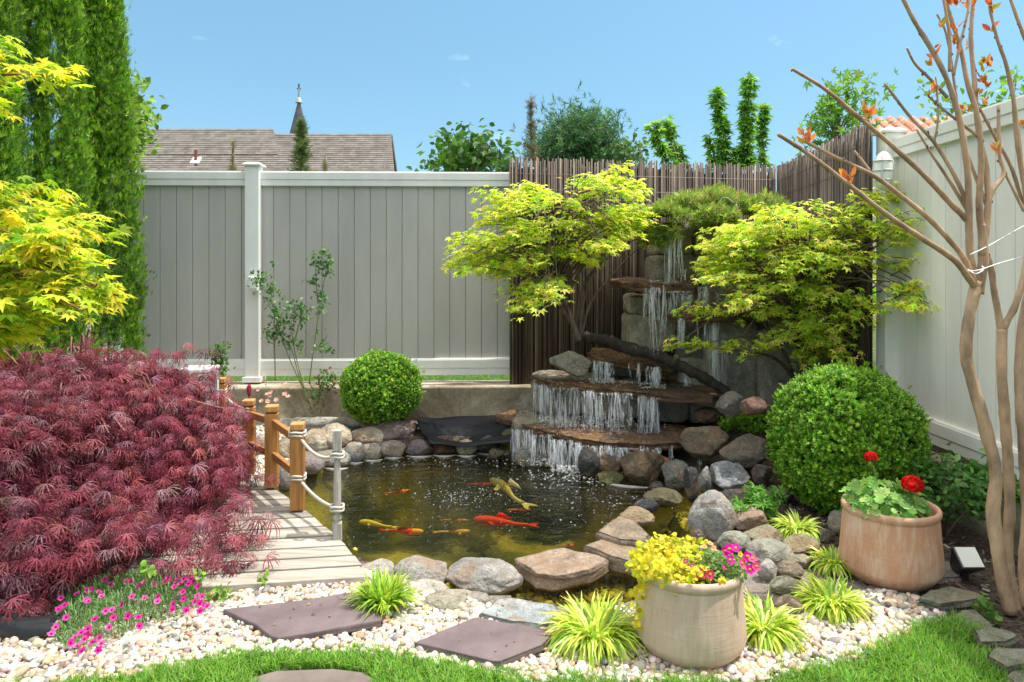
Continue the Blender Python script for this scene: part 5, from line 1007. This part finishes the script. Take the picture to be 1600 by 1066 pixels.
# ---- shrubs and weeds in the right bed
root = thing('leafy_shrub', 'loose green leafy shrub between the large boxwood and the bare tree', 'shrub', G(1470,850,.0))
stems(root, [[(1470,850,3.7),(1480,810,3.6),(1500,790,3.5),(1530,770,3.4)],[(1470,850,3.7),(1465,800,3.7),(1455,760,3.7)],[(1475,845,3.6),(1500,810,3.5),(1545,775,3.4)],[(1468,840,3.7),(1475,780,3.7),(1478,730,3.8)],[(1470,840,3.7),(1440,790,3.7),(1420,760,3.7)]],
    [(1440,745,3.7,16,34),(1465,760,3.7,14,34),(1460,735,3.8,14,26),(1490,745,3.7,12,24),(1480,725,3.9,12,18),(1500,760,3.5,14,30),(1520,775,3.45,13,36),(1530,795,3.4,10,26),(1495,790,3.6,10,18),(1540,765,3.4,10,24),(1425,770,3.7,12,22),(1475,800,3.6,8,10),(1455,785,3.6,10,16),(1525,760,3.5,10,20)], lsz=.042, cols=((.06,.16,.03),(.10,.23,.05),(.17,.32,.08)), wts=(.35,.4,.25), scol=(.12,.08,.06), sr=.006, up=1.0)
root = thing('leafy_shrub', 'low broad leaved plant on the ledge at the foot of the right fence', 'shrub', P(1520,742,3.9))
stems(root, [[(1500,745,3.95),(1515,730,3.9),(1530,725,3.85)]], [(1530,738,3.75,10,34),(1545,745,3.65,8,24),(1520,745,3.85,8,18),(1575,760,3.4,8,22),(1590,775,3.3,7,16)], lsz=.05, cols=((.08,.20,.03),(.14,.28,.05)), wts=(1,1), up=1.0)
root = thing('leafy_weed', 'fresh green weed between the rocks left of the large boxwood', 'weed', G(1190,800,.0))
stems(root, [[(1190,800,3.95),(1185,785,3.95),(1182,770,3.95)]], [(1182,772,3.9,6,40),(1190,786,3.85,7,46),(1200,792,3.82,6,30),(1178,783,3.9,5,22),(1212,775,3.95,5,16),(1150,795,3.85,6,26),(1165,797,3.8,4,14)], leaf=STAR5, lsz=.038, cols=((.14,.32,.05),(.20,.42,.08)), wts=(1,1), up=.9)
root = thing('leafy_weed', 'tiny round leaved seedling beside the trunk foot at the lawn edge', 'weed', G(1535,960,0))
stems(root, [[(1537,965,2.78),(1538,945,2.78),(1540,935,2.78)]], [(1537,943,2.78,5,8),(1543,955,2.78,5,6),(1550,962,2.76,5,8)], leaf=ROUND, lsz=.03, cols=((.12,.26,.05),(.18,.34,.07)), wts=(1,1), up=.8)
root = thing('leafy_weed', 'pale green seedling at the front left corner of the bridge', 'weed', G(345,935,0))
stems(root, [[(345,940,2.98),(345,925,2.98),(346,918,2.98)]], [(345,930,2.96,7,22),(335,938,2.94,6,14),(352,940,2.94,6,14),(413,905,3.0,4,8)], leaf=OVAL, lsz=.028, cols=((.24,.38,.06),(.16,.28,.05)), wts=(1,1), up=.8)
root = thing('leafy_weed', 'bright heart shaped leaves poking out under the red maple', 'weed', G(230,900,0.12))
stems(root, [[(228,910,2.85),(226,895,2.85),(224,888,2.85)]], [(224,889,2.82,4,7),(234,894,2.82,4,6),(310,900,2.9,3,4),(26,985,2.64,4,4)], leaf=ROUND, lsz=.024, cols=((.26,.44,.08),), wts=(1,), up=.6)
mb = MB(); PP = []
for (x, y, sx, sy, n) in [(1165,655,22,8,420),(1180,670,18,5,260),(1135,664,10,5,120)]:
    for k in range(n): PP.append(P(x+rng.normal()*sx*.6, y+rng.normal()*sy*.7, 5.12+rng.normal()*.06))
PP = np.array(PP); n = len(PP); scatter(mb, SPRIG[0], SPRIG[1], PP, frames(rng.normal(size=(n,3))*.5+[0,-.3,1]), .02, pick([(.22,.40,.03),(.14,.28,.02)], [1,1], n)); tag(mb.build('moss', M['leaf']), 'bright green moss cushion beside the rocks right of the falls', kind='stuff')
# loose bark mulch under the tree
mb = MB(); n = 2600; pl = np.array([G(x,y)[:2] for x, y in [(1450,860),(1520,830),(1640,860),(1680,1000),(1600,990),(1540,950),(1500,915),(1460,905)]]+[(2.3,4.2),(2.0,4.6)])
x = rng.uniform(1.5,2.4,n); y = rng.uniform(2.4,5.2,n); k = (x < 2.42)&(sdist(x,y,lawn) < -.05)&(x > 1.55-(y-2.6)*.02); x, y = x[k], y[k]; n = len(x)
scatter(mb, np.array([[-.5,-.18,0],[.5,-.14,.05],[.5,.16,0],[-.4,.2,.05]]), np.array([[0,1,2,3]]), np.stack([x,y,hgt(x,y)+.008],1), frames(rng.normal(size=(n,3))*.4+[0,0,1]), .028*rng.uniform(.4,1.4,n), pick([(.10,.06,.04),(.18,.12,.09),(.06,.04,.03),(.32,.26,.22)], [.4,.3,.2,.1], n)); tag(mb.build('mulch', M['twig']), 'dark bark mulch under the bare tree', kind='stuff')

# ================================================================ bare multi stemmed trees on the right
def tree(label, lines, tufts, root_at):
    root = thing('crape_myrtle', label, 'crape myrtle', root_at, 'bare multi stemmed trees by the right fence')
    mt = MB(); ml = MB(); PP = []; TT = []
    for pts, r0, r1, d0, d1 in lines:
        n = len(pts); q = [P(x, y, d0+(d1-d0)*i/(n-1)) for i, (x, y) in enumerate(pts)]
        r0, r1 = r0*.70, r1*.70; tube(mt, q, [r0, (r0+r1)/2, r1], 12, n*9, (.40,.265,.165), rough=.14)
        for i in range(int(n*1.3)):     # small spur buds
            if r0 < .0176: c = resample(q, 40)[rng.integers(4,40)]; v, f = ico(1); mt.add(v*np.array([.004,.004,.007])*rng.uniform(.7,1.4)+c+rng.normal(size=3)*.004, [f], (.22,.12,.09))
    mt.build('trunk', M['myrtle'], root, smooth=True)
    for (x, y, d, n) in tufts:
        for k in range(n): PP.append(P(x+rng.normal()*2.5, y+rng.normal()*4, d+rng.normal()*.008)); TT.append(nrm_(np.array([rng.normal()*.7, rng.normal()*.6, 1.0])))
    PP = np.array(PP); TT = np.array(TT); n = len(PP); scatter(ml, t_oval(.22,.08,-.05)[0], OVAL[1], PP, frames(np.cross(TT, rng.normal(size=(n,3))), TT), .042*rng.uniform(.6,1.2,n), pick([(.55,.17,.05),(.42,.10,.04),(.40,.30,.05),(.62,.28,.08)], [.4,.25,.2,.15], n)); ml.build('young_leaves', M['maple_leaf'], root); return root
D = 2.95
tree('leaning bare tree with long pruned branches, in front of the right fence', [
 ([(1578,958),(1562,880),(1552,800),(1556,740),(1540,670),(1520,600),(1510,555),(1514,500),(1526,440)],.037,.030,2.82,2.95),
 ([(1524,450),(1510,430),(1490,405),(1440,372),(1385,335),(1330,292),(1265,242),(1216,210)],.021,.010,D,2.6),
 ([(1526,455),(1515,425),(1500,395),(1455,345),(1400,300),(1362,273),(1300,243),(1245,214)],.020,.009,D,2.75),
 ([(1362,272),(1350,255),(1335,236)],.008,.006,2.83,2.85),
 ([(1512,345),(1480,312),(1440,270),(1385,220),(1345,186),(1290,140),(1238,108)],.018,.009,2.95,2.7),
 ([(1513,335),(1500,292),(1462,226),(1420,180),(1382,130)],.014,.007,2.97,2.9),
 ([(1512,330),(1485,285),(1455,240),(1432,202)],.012,.006,2.97,3.0),
 ([(1526,440),(1516,400),(1514,340),(1512,270),(1500,190),(1484,135),(1460,85),(1430,35),(1405,-15),(1390,-50)],.023,.010,2.95,2.9),
 ([(1530,445),(1535,380),(1530,320),(1533,250),(1528,185),(1512,130),(1502,80),(1488,35),(1473,-10),(1462,-50)],.021,.009,2.95,2.98),
 ([(1534,400),(1544,330),(1540,260),(1528,200),(1522,120),(1517,60),(1521,0),(1524,-50)],.019,.010,2.95,3.05),
 ([(1484,112),(1484,60),(1478,20),(1470,-30)],.010,.008,2.92,2.9),([(1480,152),(1455,125),(1430,100),(1417,75)],.010,.006,2.93,2.85),([(1490,118),(1500,70),(1512,20),(1516,-20)],.008,.006,2.93,2.95),
 ([(1530,215),(1505,195),(1475,172),(1450,150)],.011,.006,2.97,2.92),([(1497,172),(1480,60),(1464,22)],.008,.005,2.96,2.96),([(1460,222),(1466,180),(1462,120)],.007,.004,2.9,2.88),
 ([(1541,420),(1540,340),(1550,300),(1568,272),(1562,240),(1560,165)],.016,.010,2.95,3.0),([(1545,330),(1510,235),(1505,190)],.012,.006,2.97,3.02),([(1532,460),(1540,400),(1535,350)],.018,.014,2.95,2.95),
 ],[(1257,208,2.65,8),(1262,222,2.65,7),(1355,172,2.78,7),(1357,186,2.78,6),(1323,276,2.7,6),(1328,284,2.7,5),(1460,85,2.9,5),(1456,105,2.88,4),(1474,45,2.9,5),(1495,48,2.96,6),(1495,10,2.96,6),(1488,4,2.96,5),(1492,68,2.96,6),(1505,82,2.96,5),(1535,100,3.0,8),(1545,104,3.0,6),(1537,125,3.0,7),(1542,135,3.0,6),(1530,150,3.0,4),(1540,160,3.0,5),(1554,232,2.98,5),(1558,243,2.98,4),(1510,175,2.98,4),(1512,10,3.0,7),(1520,5,3.0,5),(1455,145,2.9,4),(1552,8,3.0,4)], G(1578,958))
tree('tallest bare tree at the right edge with forked smooth trunks', [
 ([(1588,955),(1574,870),(1578,800),(1576,740),(1570,650),(1565,580),(1566,515)],.030,.028,2.88,3.0),
 ([(1566,520),(1556,470),(1548,420),(1541,395)],.021,.016,3.0,3.02),([(1566,515),(1585,480),(1598,440),(1606,380),(1602,300),(1590,225),(1583,150),(1572,100),(1558,60),(1546,12)],.021,.008,3.0,3.05),
 ([(1600,290),(1590,200),(1572,105),(1562,75),(1553,45)],.010,.006,3.05,3.05),([(1602,330),(1580,262),(1555,215),(1530,168)],.012,.007,3.05,3.0),([(1620,110),(1605,70),(1590,30),(1576,-10),(1565,-40)],.011,.009,3.0,3.0),
 ([(1600,330),(1585,300),(1560,250)],.01,.006,3.0,3.0)],[(1550,14,3.05,6),(1551,48,3.05,5),(1604,200,3.05,5)], G(1588,955))
tree('third bare trunk at the very right edge, partly cut by the frame', [
 ([(1602,960),(1600,880),(1604,800),(1598,700),(1592,600),(1594,540),(1604,470),(1625,400),(1650,300)],.030,.020,2.9,3.1)],[(1650,300,3.1,4)], G(1602,960))
mb = MB(); tube(mb, [P(1516,398,2.90), P(1545,384,2.95), P(1600,353,3.1), P(1680,310,3.3)], .0026, 6, 20, (.8,.8,.78)); tube(mb, [P(1510,424,2.90), P(1530,422,2.88), P(1560,412,2.95), P(1600,401,3.05), P(1680,380,3.3)], .0026, 6, 20, (.8,.8,.78))
tube(mb, [P(1512,421,2.90), P(1525,428,2.87), P(1537,420,2.9), P(1528,412,3.0)], .003, 6, 20, (.8,.8,.78)); tag(mb.build('tie_cord', M['rope'], smooth=True), 'white cord tying the leaning bare tree towards the right', 'cord')

# ================================================================ fish
def koi(px, py, Lp, ang, cols, label, z=-.115, wid=.15, dorsal=0, bendf=.15):
    c = G(px, py, z); d = c[1]; L = Lp; mb = MB(); n = 26; seg = 14; V = []; Cl = []
    t = np.linspace(0,1,n); wv = wid*L*np.sin(PI*np.clip(t*1.02,0,1)**.62)**.8*(1-.45*t); wv[0] = .004; wv = np.maximum(wv, .035*L*np.where(t > .5, 1, 0)+.004)
    bend = bendf*L*np.sin((t-.3)*3)*t
    for k in range(n):
        a = np.arange(seg)/seg*2*PI; V.append(np.stack([np.full(seg, (.5-t[k])*L), bend[k]+np.cos(a)*wv[k]*.55, np.sin(a)*wv[k]*.62], 1)); cc = np.array(cols[0] if vn(np.array([t[k]*5+px, 0, 0])) > -.25 or len(cols) < 2 else cols[1]); Cl.append(np.tile(cc, (seg,1)))
    i, j = np.meshgrid(np.arange(n-1), np.arange(seg), indexing='ij'); j2 = (j+1)%seg; ca, sa = math.cos(ang), math.sin(ang); R = np.array([[ca,-sa,0],[sa,ca,0],[0,0,1]])
    root = thing('koi', label, 'koi', c, 'koi in the pond'); mb.add(np.concatenate(V)@R.T+c, [np.stack([i*seg+j, i*seg+j2, (i+1)*seg+j2, (i+1)*seg+j], -1).reshape(-1,4), np.arange(seg)[None], (np.arange(seg)+(n-1)*seg)[::-1][None]], np.concatenate(Cl)); mb.build('body', M['skin'], root, smooth=True)
    def fin(name, pts):
        m_ = MB(); q = np.array(pts, float)*L; th = np.array([0,0,.004]) if abs(np.ptp(q[:,2])) < .02 else np.array([0,.003,0]); k = len(q); m_.add(np.concatenate([q+th/2, q-th/2])@R.T+c, [np.arange(k)[None], (np.arange(k)+k)[::-1][None]]+[np.array([[a_, a_+k, (a_+1)%k+k, (a_+1)%k]]) for a_ in range(k)], np.array(cols[0])*.85); m_.build(name, M['skin'], root)
    b_ = bend[-1]/L; fin('tail_fin', [(-.46,b_+.01,0),(-.62,b_+.09,0),(-.70,b_+.10,.0),(-.60,b_,0),(-.68,b_-.08,0),(-.58,b_-.07,0),(-.46,b_-.01,0)])
    for s in (-1,1): fin('pectoral_fin', [(.24,s*.05,0),(.16,s*.17,-.01),(.10,s*.17,-.01),(.16,s*.05,0)])
    fin('dorsal_fin', [(.10,0,.06),(.04,0,.06+.07+dorsal),(-.16,0,.05+.03),(-.18,0,.05)])
RD, GO, YE = (.80,.045,.02), (.70,.16,.03), (.75,.55,.14)
koi(783,814,.33,PI-.12,[RD], 'largest bright red koi with raised fin, centre of the pond', z=-.085, dorsal=.03)
koi(632,831,.22,.05,[RD,(.85,.35,.1)], 'red koi beside a yellow one near the bridge'); koi(588,818,.22,PI-.25,[YE], 'yellow koi next to the red one near the bridge', z=-.085)
koi(800,765,.54,PI*.70,[(.72,.60,.38),(.62,.46,.24)], 'long golden koi curving towards the falls', z=-.095, wid=.11, bendf=.22)
koi(625,769,.16,.5,[GO], 'small orange koi left of the bubbling centre'); koi(752,757,.14,.1,[(.75,.07,.03)], 'small red koi just left of the head of the long golden one'); koi(814,797,.12,.2,[GO], 'tiny orange koi between the red and the long golden one')
koi(710,832,.18,.2,[(.60,.32,.10)], 'faint tan koi in the lower middle of the pond', z=-.10); koi(712,814,.14,.1,[(.40,.16,.04)], 'faint brown koi below the bubbling centre', z=-.11); koi(889,853,.06,.3,[(.75,.12,.04)], 'tiny red koi close to the tan front stones', z=-.06)

# ================================================================ beyond the fence
root = thing('house', 'neighbouring house with brown shingle roof and cream gable, beyond the back fence', 'house', (-9,27,.3)); mb = MB()
def roofplane(mb, a, b_, c_, d_, rows, cb=(.20,.178,.155)):   # a,b = eave left/right, c,d = ridge right/left; courses of shingle tabs
    a, b_, c_, d_ = map(np.array, (a, b_, c_, d_)); up = nrm_(np.cross(b_-a, d_-a))
    for r_ in range(rows):
        t0, t1 = r_/rows, (r_+1.12)/rows; L0, R0, L1, R1 = a+(d_-a)*t0, b_+(c_-b_)*t0, a+(d_-a)*min(t1,1), b_+(c_-b_)*min(t1,1); m_ = int(np.linalg.norm(R0-L0)/.24)
        e = np.sort(np.concatenate([[0,1], (np.arange(1,m_)+rng.uniform(-.35,.35,m_-1))/m_]))
        for s0, s1 in zip(e[:-1], e[1:]):
            g = rng.uniform(.8,1.2); p_ = [L0+(R0-L0)*s0+up*.02, L0+(R0-L0)*s1+up*.02, L1+(R1-L1)*s1, L1+(R1-L1)*s0]; mb.add(np.array(p_), [np.array([[0,1,2,3]])], np.array(cb)*g)
rz_ = 1.4+(418-209)/F*29; ez = 1.3
xl, xr = P(150,0,25)[0]-2.5, P(611,0,29)[0]
A, B_, Cc_, Dd = (xl,24.2,ez+.6),(P(628,0,24.2)[0],24.2,ez+.6),(xr,29,rz_),(xl,29,rz_)
roofplane(mb, A, B_, Cc_, Dd, 52)
mb.build('roof', M['shingle'], root)
mb = MB(); A2, B2, C2, D2 = np.array((xl,33.8,ez+.6)), np.array((xr+.0,33.8,ez+.6)), np.array((xr,29,rz_-.01)), np.array((xl,29,rz_-.01)); roofplane(mb, B2, A2, D2, C2, 20); mb.build('roof_back', M['shingle'], root).name = 'roof'
mb = MB(); hl = P(200,0,28.9)[0]; hr = P(423,0,28.9)[0]; hz_ = 1.4+(418-203)/F*28.9
q = [(hl-1,28,rz_-1.042),(hr+.62,28.0,rz_-1.042),(hr,29.2,rz_+.208),(hl,29.2,rz_+.208)]; q = [(a_[0],a_[1],a_[2]+.03) for a_ in q]; roofplane(mb, *q, 12); mb.add(np.array([(hl-1,28.1,rz_-.98),(hl,29.2,rz_+.21),(hr,29.2,rz_+.21),(hr+.6,28.1,rz_-.98),(hr+.5,31,rz_-1.5),(hl-1,31,rz_-1.5)]), [np.array([[1,5,4,2]]), np.array([[2,4,3]]), np.array([[0,5,1]])], (.2,.17,.15)); mb.build('roof', M['shingle'], root)
mb = MB(); xw = xr-.45
mb.add(np.array([(xw,24.9,0),(xw,33,0),(xw,33,ez+.9),(xw,29,rz_-.35),(xw,24.9,ez+.9),(xl,24.9,0),(xl,33,0),(xl,33,ez+.9),(xl,29,rz_-.35),(xl,24.9,ez+.9)]), [np.array([[0,1,2,3,4]]), np.array([[9,8,7,6,5]]), np.array([[0,4,9,5]]), np.array([[1,6,7,2]])], (.62,.55,.42)); mb.build('wall', M['paint'], root)
mb = MB(); beam(mb, (xr+.02,24.2,ez+.5), (xr+.02,29,rz_-.08), .05, .2, (.16,.13,.12)); beam(mb, (xr+.02,29,rz_-.08), (xr+.02,33.8,ez+.5), .05, .2, (.16,.13,.12)); mb.build('barge_board', M['paint'], root)
mb = MB(); c = P(306,246,26.6); tube(mb, [c-[0,0,.3], c+[0,0,.28]], .06, 10, 3, (.25,.06,.04)); box(mb, c-np.array([0,.0,.12]), (.32,.4,.06), 0, (.75,.75,.75), R=np.array([[1,0,0],[0,.75,-.66],[0,.66,.75]])); mb.build('vent_pipe', M['metal'], root, smooth=False)
root = thing('church_steeple', 'slender grey slate church steeple with a cross above the roof', 'steeple', (P(467,0,60)[0],60,0)); x = P(467,0,60)[0]; mb = MB(); zb, zt = 1.4+(418-260)/F*60, 1.4+(418-158)/F*60
lathe(mb, (x,60,0), [(1.9,0),(1.9,zb-2.2),(2.1,zb-2.2),(2.1,zb-1.9),(1.45,zb)], 8, (.40,.38,.35)); mb.build('tower', M['paint'], root)
mb = MB(); rb = 15.5/F*60
for r_ in range(22):
    t0, t1 = r_/22, (r_+1)/22; lathe(mb, (x,60,0), [(rb*1.7*(1-t0)+.05,zb+(zt-zb)*t0),(rb*1.7*(1-t1)+.10,zb+(zt-zb)*t1),(rb*1.7*(1-t1)+.07,zb+(zt-zb)*t1)], 8, np.array((.13,.14,.16))*rng.uniform(.8,1.2))
mb.build('spire', M['shingle'], root)
mb = MB(); zc = 1.4+(418-134)/F*60; lathe(mb, (x,60,0), [(.01,zt-.2),(.32,zt-.15),(.18,zt+.2),(.1,zt+.3),(.09,zc-.2),(.0,zc-.2)], 10, (.30,.38,.36)); box(mb, (x,60,zc-.35), (.13,.1,1.0), 0, (.12,.12,.12)); box(mb, (x,60,zc-.25), (.34,.1,.10), 0, (.12,.12,.12)); mb.build('cross', M['metal'], root)
root = thing('tiled_house', 'house with red tiled roof just showing over the right fence', 'house', (6.6,8.5,.3)); mb = MB(); a_ = P(1405,212,12.0); b_ = P(1520,205,12.0)
roofx0, roofx1 = a_[0]-.2, b_[0]+3.0; zr = 1.4+(418-186)/F*13
for r_ in range(9):
    for c_ in range(int((roofx1-roofx0)/.22)):
        t = r_/9; y_ = 12.0+t*1.8; z_ = zr-.62+t*.75; x_ = roofx0+.1+c_*.22+t*.5; g = np.array((.42,.14,.07))*rng.uniform(.75,1.25); tube(mb, [(x_,y_,z_),(x_+.02,y_+.22,z_+.09)], [.085,.095], 8, 2, g)
mb.build('roof', M['terra'], root, smooth=True); mb = MB(); box(mb, ((roofx0+roofx1)/2+.5,13.2,(zr-.7)/2), (roofx1-roofx0,1.8,zr-.7), 0, (.6,.55,.45)); mb.build('wall', M['paint'], root)
def leafcloud(name, label, poly, d0, d1, n, sz, cols, wts, trunk, cat='tree', leaf=OVAL, group='trees beyond the fences', up=.5, clus=0):
    pts = padpoly(poly, n if not clus else max(4, n//clus), d0, d1)
    if clus: pts = np.repeat(pts, clus, 0)+rng.normal(size=(len(pts)*clus,3))*sz*1.3
    root = thing(name, label, cat, (pts[:,0].mean(), pts[:,1].mean(), .33), group); mb = MB(); n = len(pts); scatter(mb, leaf[0], leaf[1], pts, frames(rng.normal(size=(n,3))*.7+[0,-.1,up]), sz*rng.uniform(.7,1.3,n), pick(cols, wts, n)); mb.build('crown', M['leaf'], root)
    mt = MB(); c = pts.mean(0); base = np.array([c[0], c[1], .33]); tube(mt, [base, (base+c)/2+[.05,0,0], c], [trunk,trunk*.8,trunk*.35], 8, 10, (.20,.14,.10))
    for k in range(min(26, n//20+3)): e = pts[rng.integers(n)]; s = base+(c-base)*rng.uniform(.6,.98); tube(mt, [s, (s+e)/2+[0,0,.04], e], [trunk*.3,trunk*.2,trunk*.08], 5, 6, (.20,.14,.10))
    mt.build('trunk', M['bark'], root, smooth=True); return root
DG = [(.035,.10,.02),(.06,.15,.025),(.10,.20,.035)]
leafcloud('broadleaf_tree', 'rounded dark green tree top just over the grey fence, right of the gable', [(684,272),(686,240),(700,225),(720,220),(735,222),(750,225),(768,232),(780,245),(786,272)], 13, 15, 900, .16, DG, [1,1,.7], .12, clus=6)
leafcloud('broadleaf_tree', 'small green treetop touching the left end of the reed screen', [(783,272),(785,255),(800,243),(806,272)], 12, 12.6, 120, .13, DG, [1,1,.7], .06)
leafcloud('broadleaf_tree', 'pale green broadleaf tree behind the arborvitae at the left', [(140,60),(165,95),(185,120),(200,150),(226,175),(224,192),(205,215),(195,240),(150,260),(120,200)], 9, 10.5, 2400, .11, [(.16,.27,.04),(.24,.36,.06),(.10,.19,.03)], [1,1,.6], .12, clus=8)
leafcloud('juniper_tree', 'dark blue green juniper top above the reed screen', [(840,252),(845,235),(862,215),(872,218),(882,190),(888,200),(902,186),(912,200),(935,196),(945,200),(935,215),(955,222),(960,252)], 10, 11.2, 3200, .12, [(.04,.11,.05),(.07,.16,.06),(.11,.22,.08)], [1,1,.6], .05, leaf=NEED2, clus=14)
leafcloud('broadleaf_tree', 'loose small shrub top right of the dark juniper', [(950,252),(960,232),(975,235),(992,222),(1002,240),(1008,255)], 10, 10.6, 260, .09, [(.10,.17,.05),(.15,.24,.07)], [1,1], .04, clus=4)
# narrow spire conifers
def spire(name, label, x, y0, y1, wpx, d, n, cols, sz, droop=.1):
    base = P(x, y1, d); base[2] = .33; root = thing(name, label, 'conifer', base, 'young conifers beyond the fence'); mb = MB(); mt = MB(); top = P(x, y0, d); bt = P(x, y1, d); tube(mt, [base, bt, top], [.022,.016,.004], 7, 10, (.22,.15,.10)); PP = []
    for k in range(n//14):
        t = rng.random()**.8; p0 = top+(bt-top)*t; a = rng.uniform(0,6.28); L = wpx/F*d*.5*(.15+.85*t)*rng.uniform(.5,1.1); e = p0+np.array([math.cos(a)*L, math.sin(a)*L, L*(.45-.3*t)]); tube(mt, [p0, e], [.008,.003], 4, 3, (.25,.17,.11))
        for q in range(14): PP.append(p0+(e-p0)*rng.random()+rng.normal(size=3)*.012)
    PP = np.array(PP); n = len(PP); scatter(mb, NEED[0], NEED[1], PP, frames(rng.normal(size=(n,3))*.7+[0,0,.5]), sz*rng.uniform(.7,1.2,n), pick(cols, [1]*len(cols), n)); mb.build('foliage', M['leaf'], root); mt.build('trunk', M['bark'], root, smooth=True)
spire('conifer', 'green young conifer in front of the church steeple', 471, 188, 275, 52, 8.0, 1500, [(.06,.13,.03),(.10,.18,.04),(.16,.18,.06)], .055)
spire('conifer', 'thin brownish spire conifer above the left end of the reed screen', 830, 152, 262, 30, 7.6, 620, [(.14,.13,.06),(.10,.13,.05),(.22,.13,.08)], .05)
spire('conifer', 'sparse small twiggy sapling tip left of the fence post', 364, 225, 272, 26, 7.2, 130, [(.20,.18,.07),(.14,.15,.05)], .05)
spire('conifer', 'tiny sparse twig tip over the fence, right of the green young conifer', 509, 248, 272, 16, 7.4, 60, [(.20,.18,.07),(.14,.15,.05)], .04)
# tall leafy shoots
def shoot(label, pts, wpx, d, n, sz=.085):
    base = P(*pts[0], d); root = thing('leafy_shoot', label, 'shoot', (base[0], d, .33), 'tall leafy shoots above the reed screen'); q = [np.array([base[0], d, .33])]+[P(x, y, d) for x, y in pts]; mt = MB(); tube(mt, q, [.016,.010,.004], 6, 24, (.22,.14,.07)); mt.build('stem', M['twig'], root, smooth=True)
    s = resample([P(x, y, d) for x, y in pts], 200); PP = s[rng.integers(0,200,n)]; T = nrm_(np.stack([rng.normal(size=n), rng.normal(size=n), rng.normal(size=n)*.3-.25], 1)); PP = PP+T*(wpx/F*d*.28)*rng.uniform(.2,1.1,n)[:,None]; mb = MB()
    scatter(mb, STAR5[0]*[.8,1,1], STAR5[1], PP, frames(np.array([0,-.3,1.])+rng.normal(size=(n,3))*.45, T), sz*rng.uniform(.7,1.2,n), pick([(.12,.26,.04),(.19,.38,.05),(.34,.52,.09)], [.4,.35,.25], n)); mb.build('foliage', M['maple_leaf'], root)
shoot('leaning leafy shoot, leftmost above the reed screen', [(1058,262),(1035,230),(1018,190)], 30, 7.4, 150); shoot('second leaning leafy shoot, crossing the leftmost one', [(1068,262),(1055,225),(1040,185)], 26, 7.5, 120)
shoot('tall upright leafy shoot in the middle of the three', [(1132,262),(1128,200),(1120,140)], 28, 7.5, 260); shoot('short leafy shoot left of the tall middle one', [(1116,262),(1112,235),(1108,210)], 18, 7.6, 60)
shoot('tallest upright leafy shoot', [(1168,262),(1168,190),(1172,115)], 30, 7.5, 340); shoot('upright leafy shoot right of the tallest one', [(1194,262),(1190,210),(1197,163)], 20, 7.6, 130); shoot('short leafy shoot at the foot of the tallest one', [(1150,262),(1150,245),(1158,228)], 30, 7.5, 90)
leafcloud('broadleaf_tree', 'light green hanging sprays behind the raised corner of the reed screen', [(1268,205),(1285,150),(1320,130),(1370,128),(1375,140),(1330,155),(1315,180),(1345,165),(1370,185),(1310,195),(1300,225),(1265,230)], 8.2, 8.6, 330, .085, [(.16,.32,.05),(.24,.42,.07),(.10,.22,.04)], [1,1,.6], .04, leaf=STAR5, clus=5)
leafcloud('broadleaf_tree', 'green foliage rising behind the upper right fence', [(1440,150),(1460,135),(1480,170),(1520,165),(1560,125),(1600,120),(1650,130),(1650,200),(1450,190)], 7.5, 8.2, 420, .08, [(.14,.28,.05),(.22,.36,.08)], [1,1], .04, clus=4)
# neighbour's grass strip seen under the fence
mb = MB(); n = 5000; x = rng.uniform(-3.2,.4,n); y = rng.uniform(6.5,7.6,n); blades(mb, np.stack([x,y,np.full(n,.33)],1), rng.uniform(0,6.28,n), .05, rng.uniform(.2,1,n), .006, pick([(.12,.30,.03),(.18,.38,.05)], [1,1], n), 2); tag(mb.build('grass', M['grass']), 'sunlit grass seen through the gap under the back fence', kind='stuff')
# ---- litter: a few dry bits on stones, deck and pebbles
mb = MB(); n = 260; x = rng.uniform(-1.5,1.5,n); y = rng.uniform(2.45,3.15,n); k = (sdist(x, y, pond) < -.05)&(sdist(x, y, lawn) < -.02); x, y = x[k], y[k]; n = len(x); z = np.full(n, .034)
for st in steps: z = np.where(sdist(x, y, st) > .01, .049, z)
scatter(mb, OVAL[0], OVAL[1], np.stack([x,y,z],1), frames(rng.normal(size=(n,3))*.25+[0,0,1]), .013*rng.uniform(.4,1.2,n), pick([(.20,.11,.05),(.30,.20,.08),(.12,.07,.04),(.22,.05,.05)], [1,1,1,.6], n)); tag(mb.build('leaf_litter', M['twig']), 'tiny dry leaf bits scattered over pebbles and slate stones', kind='stuff')
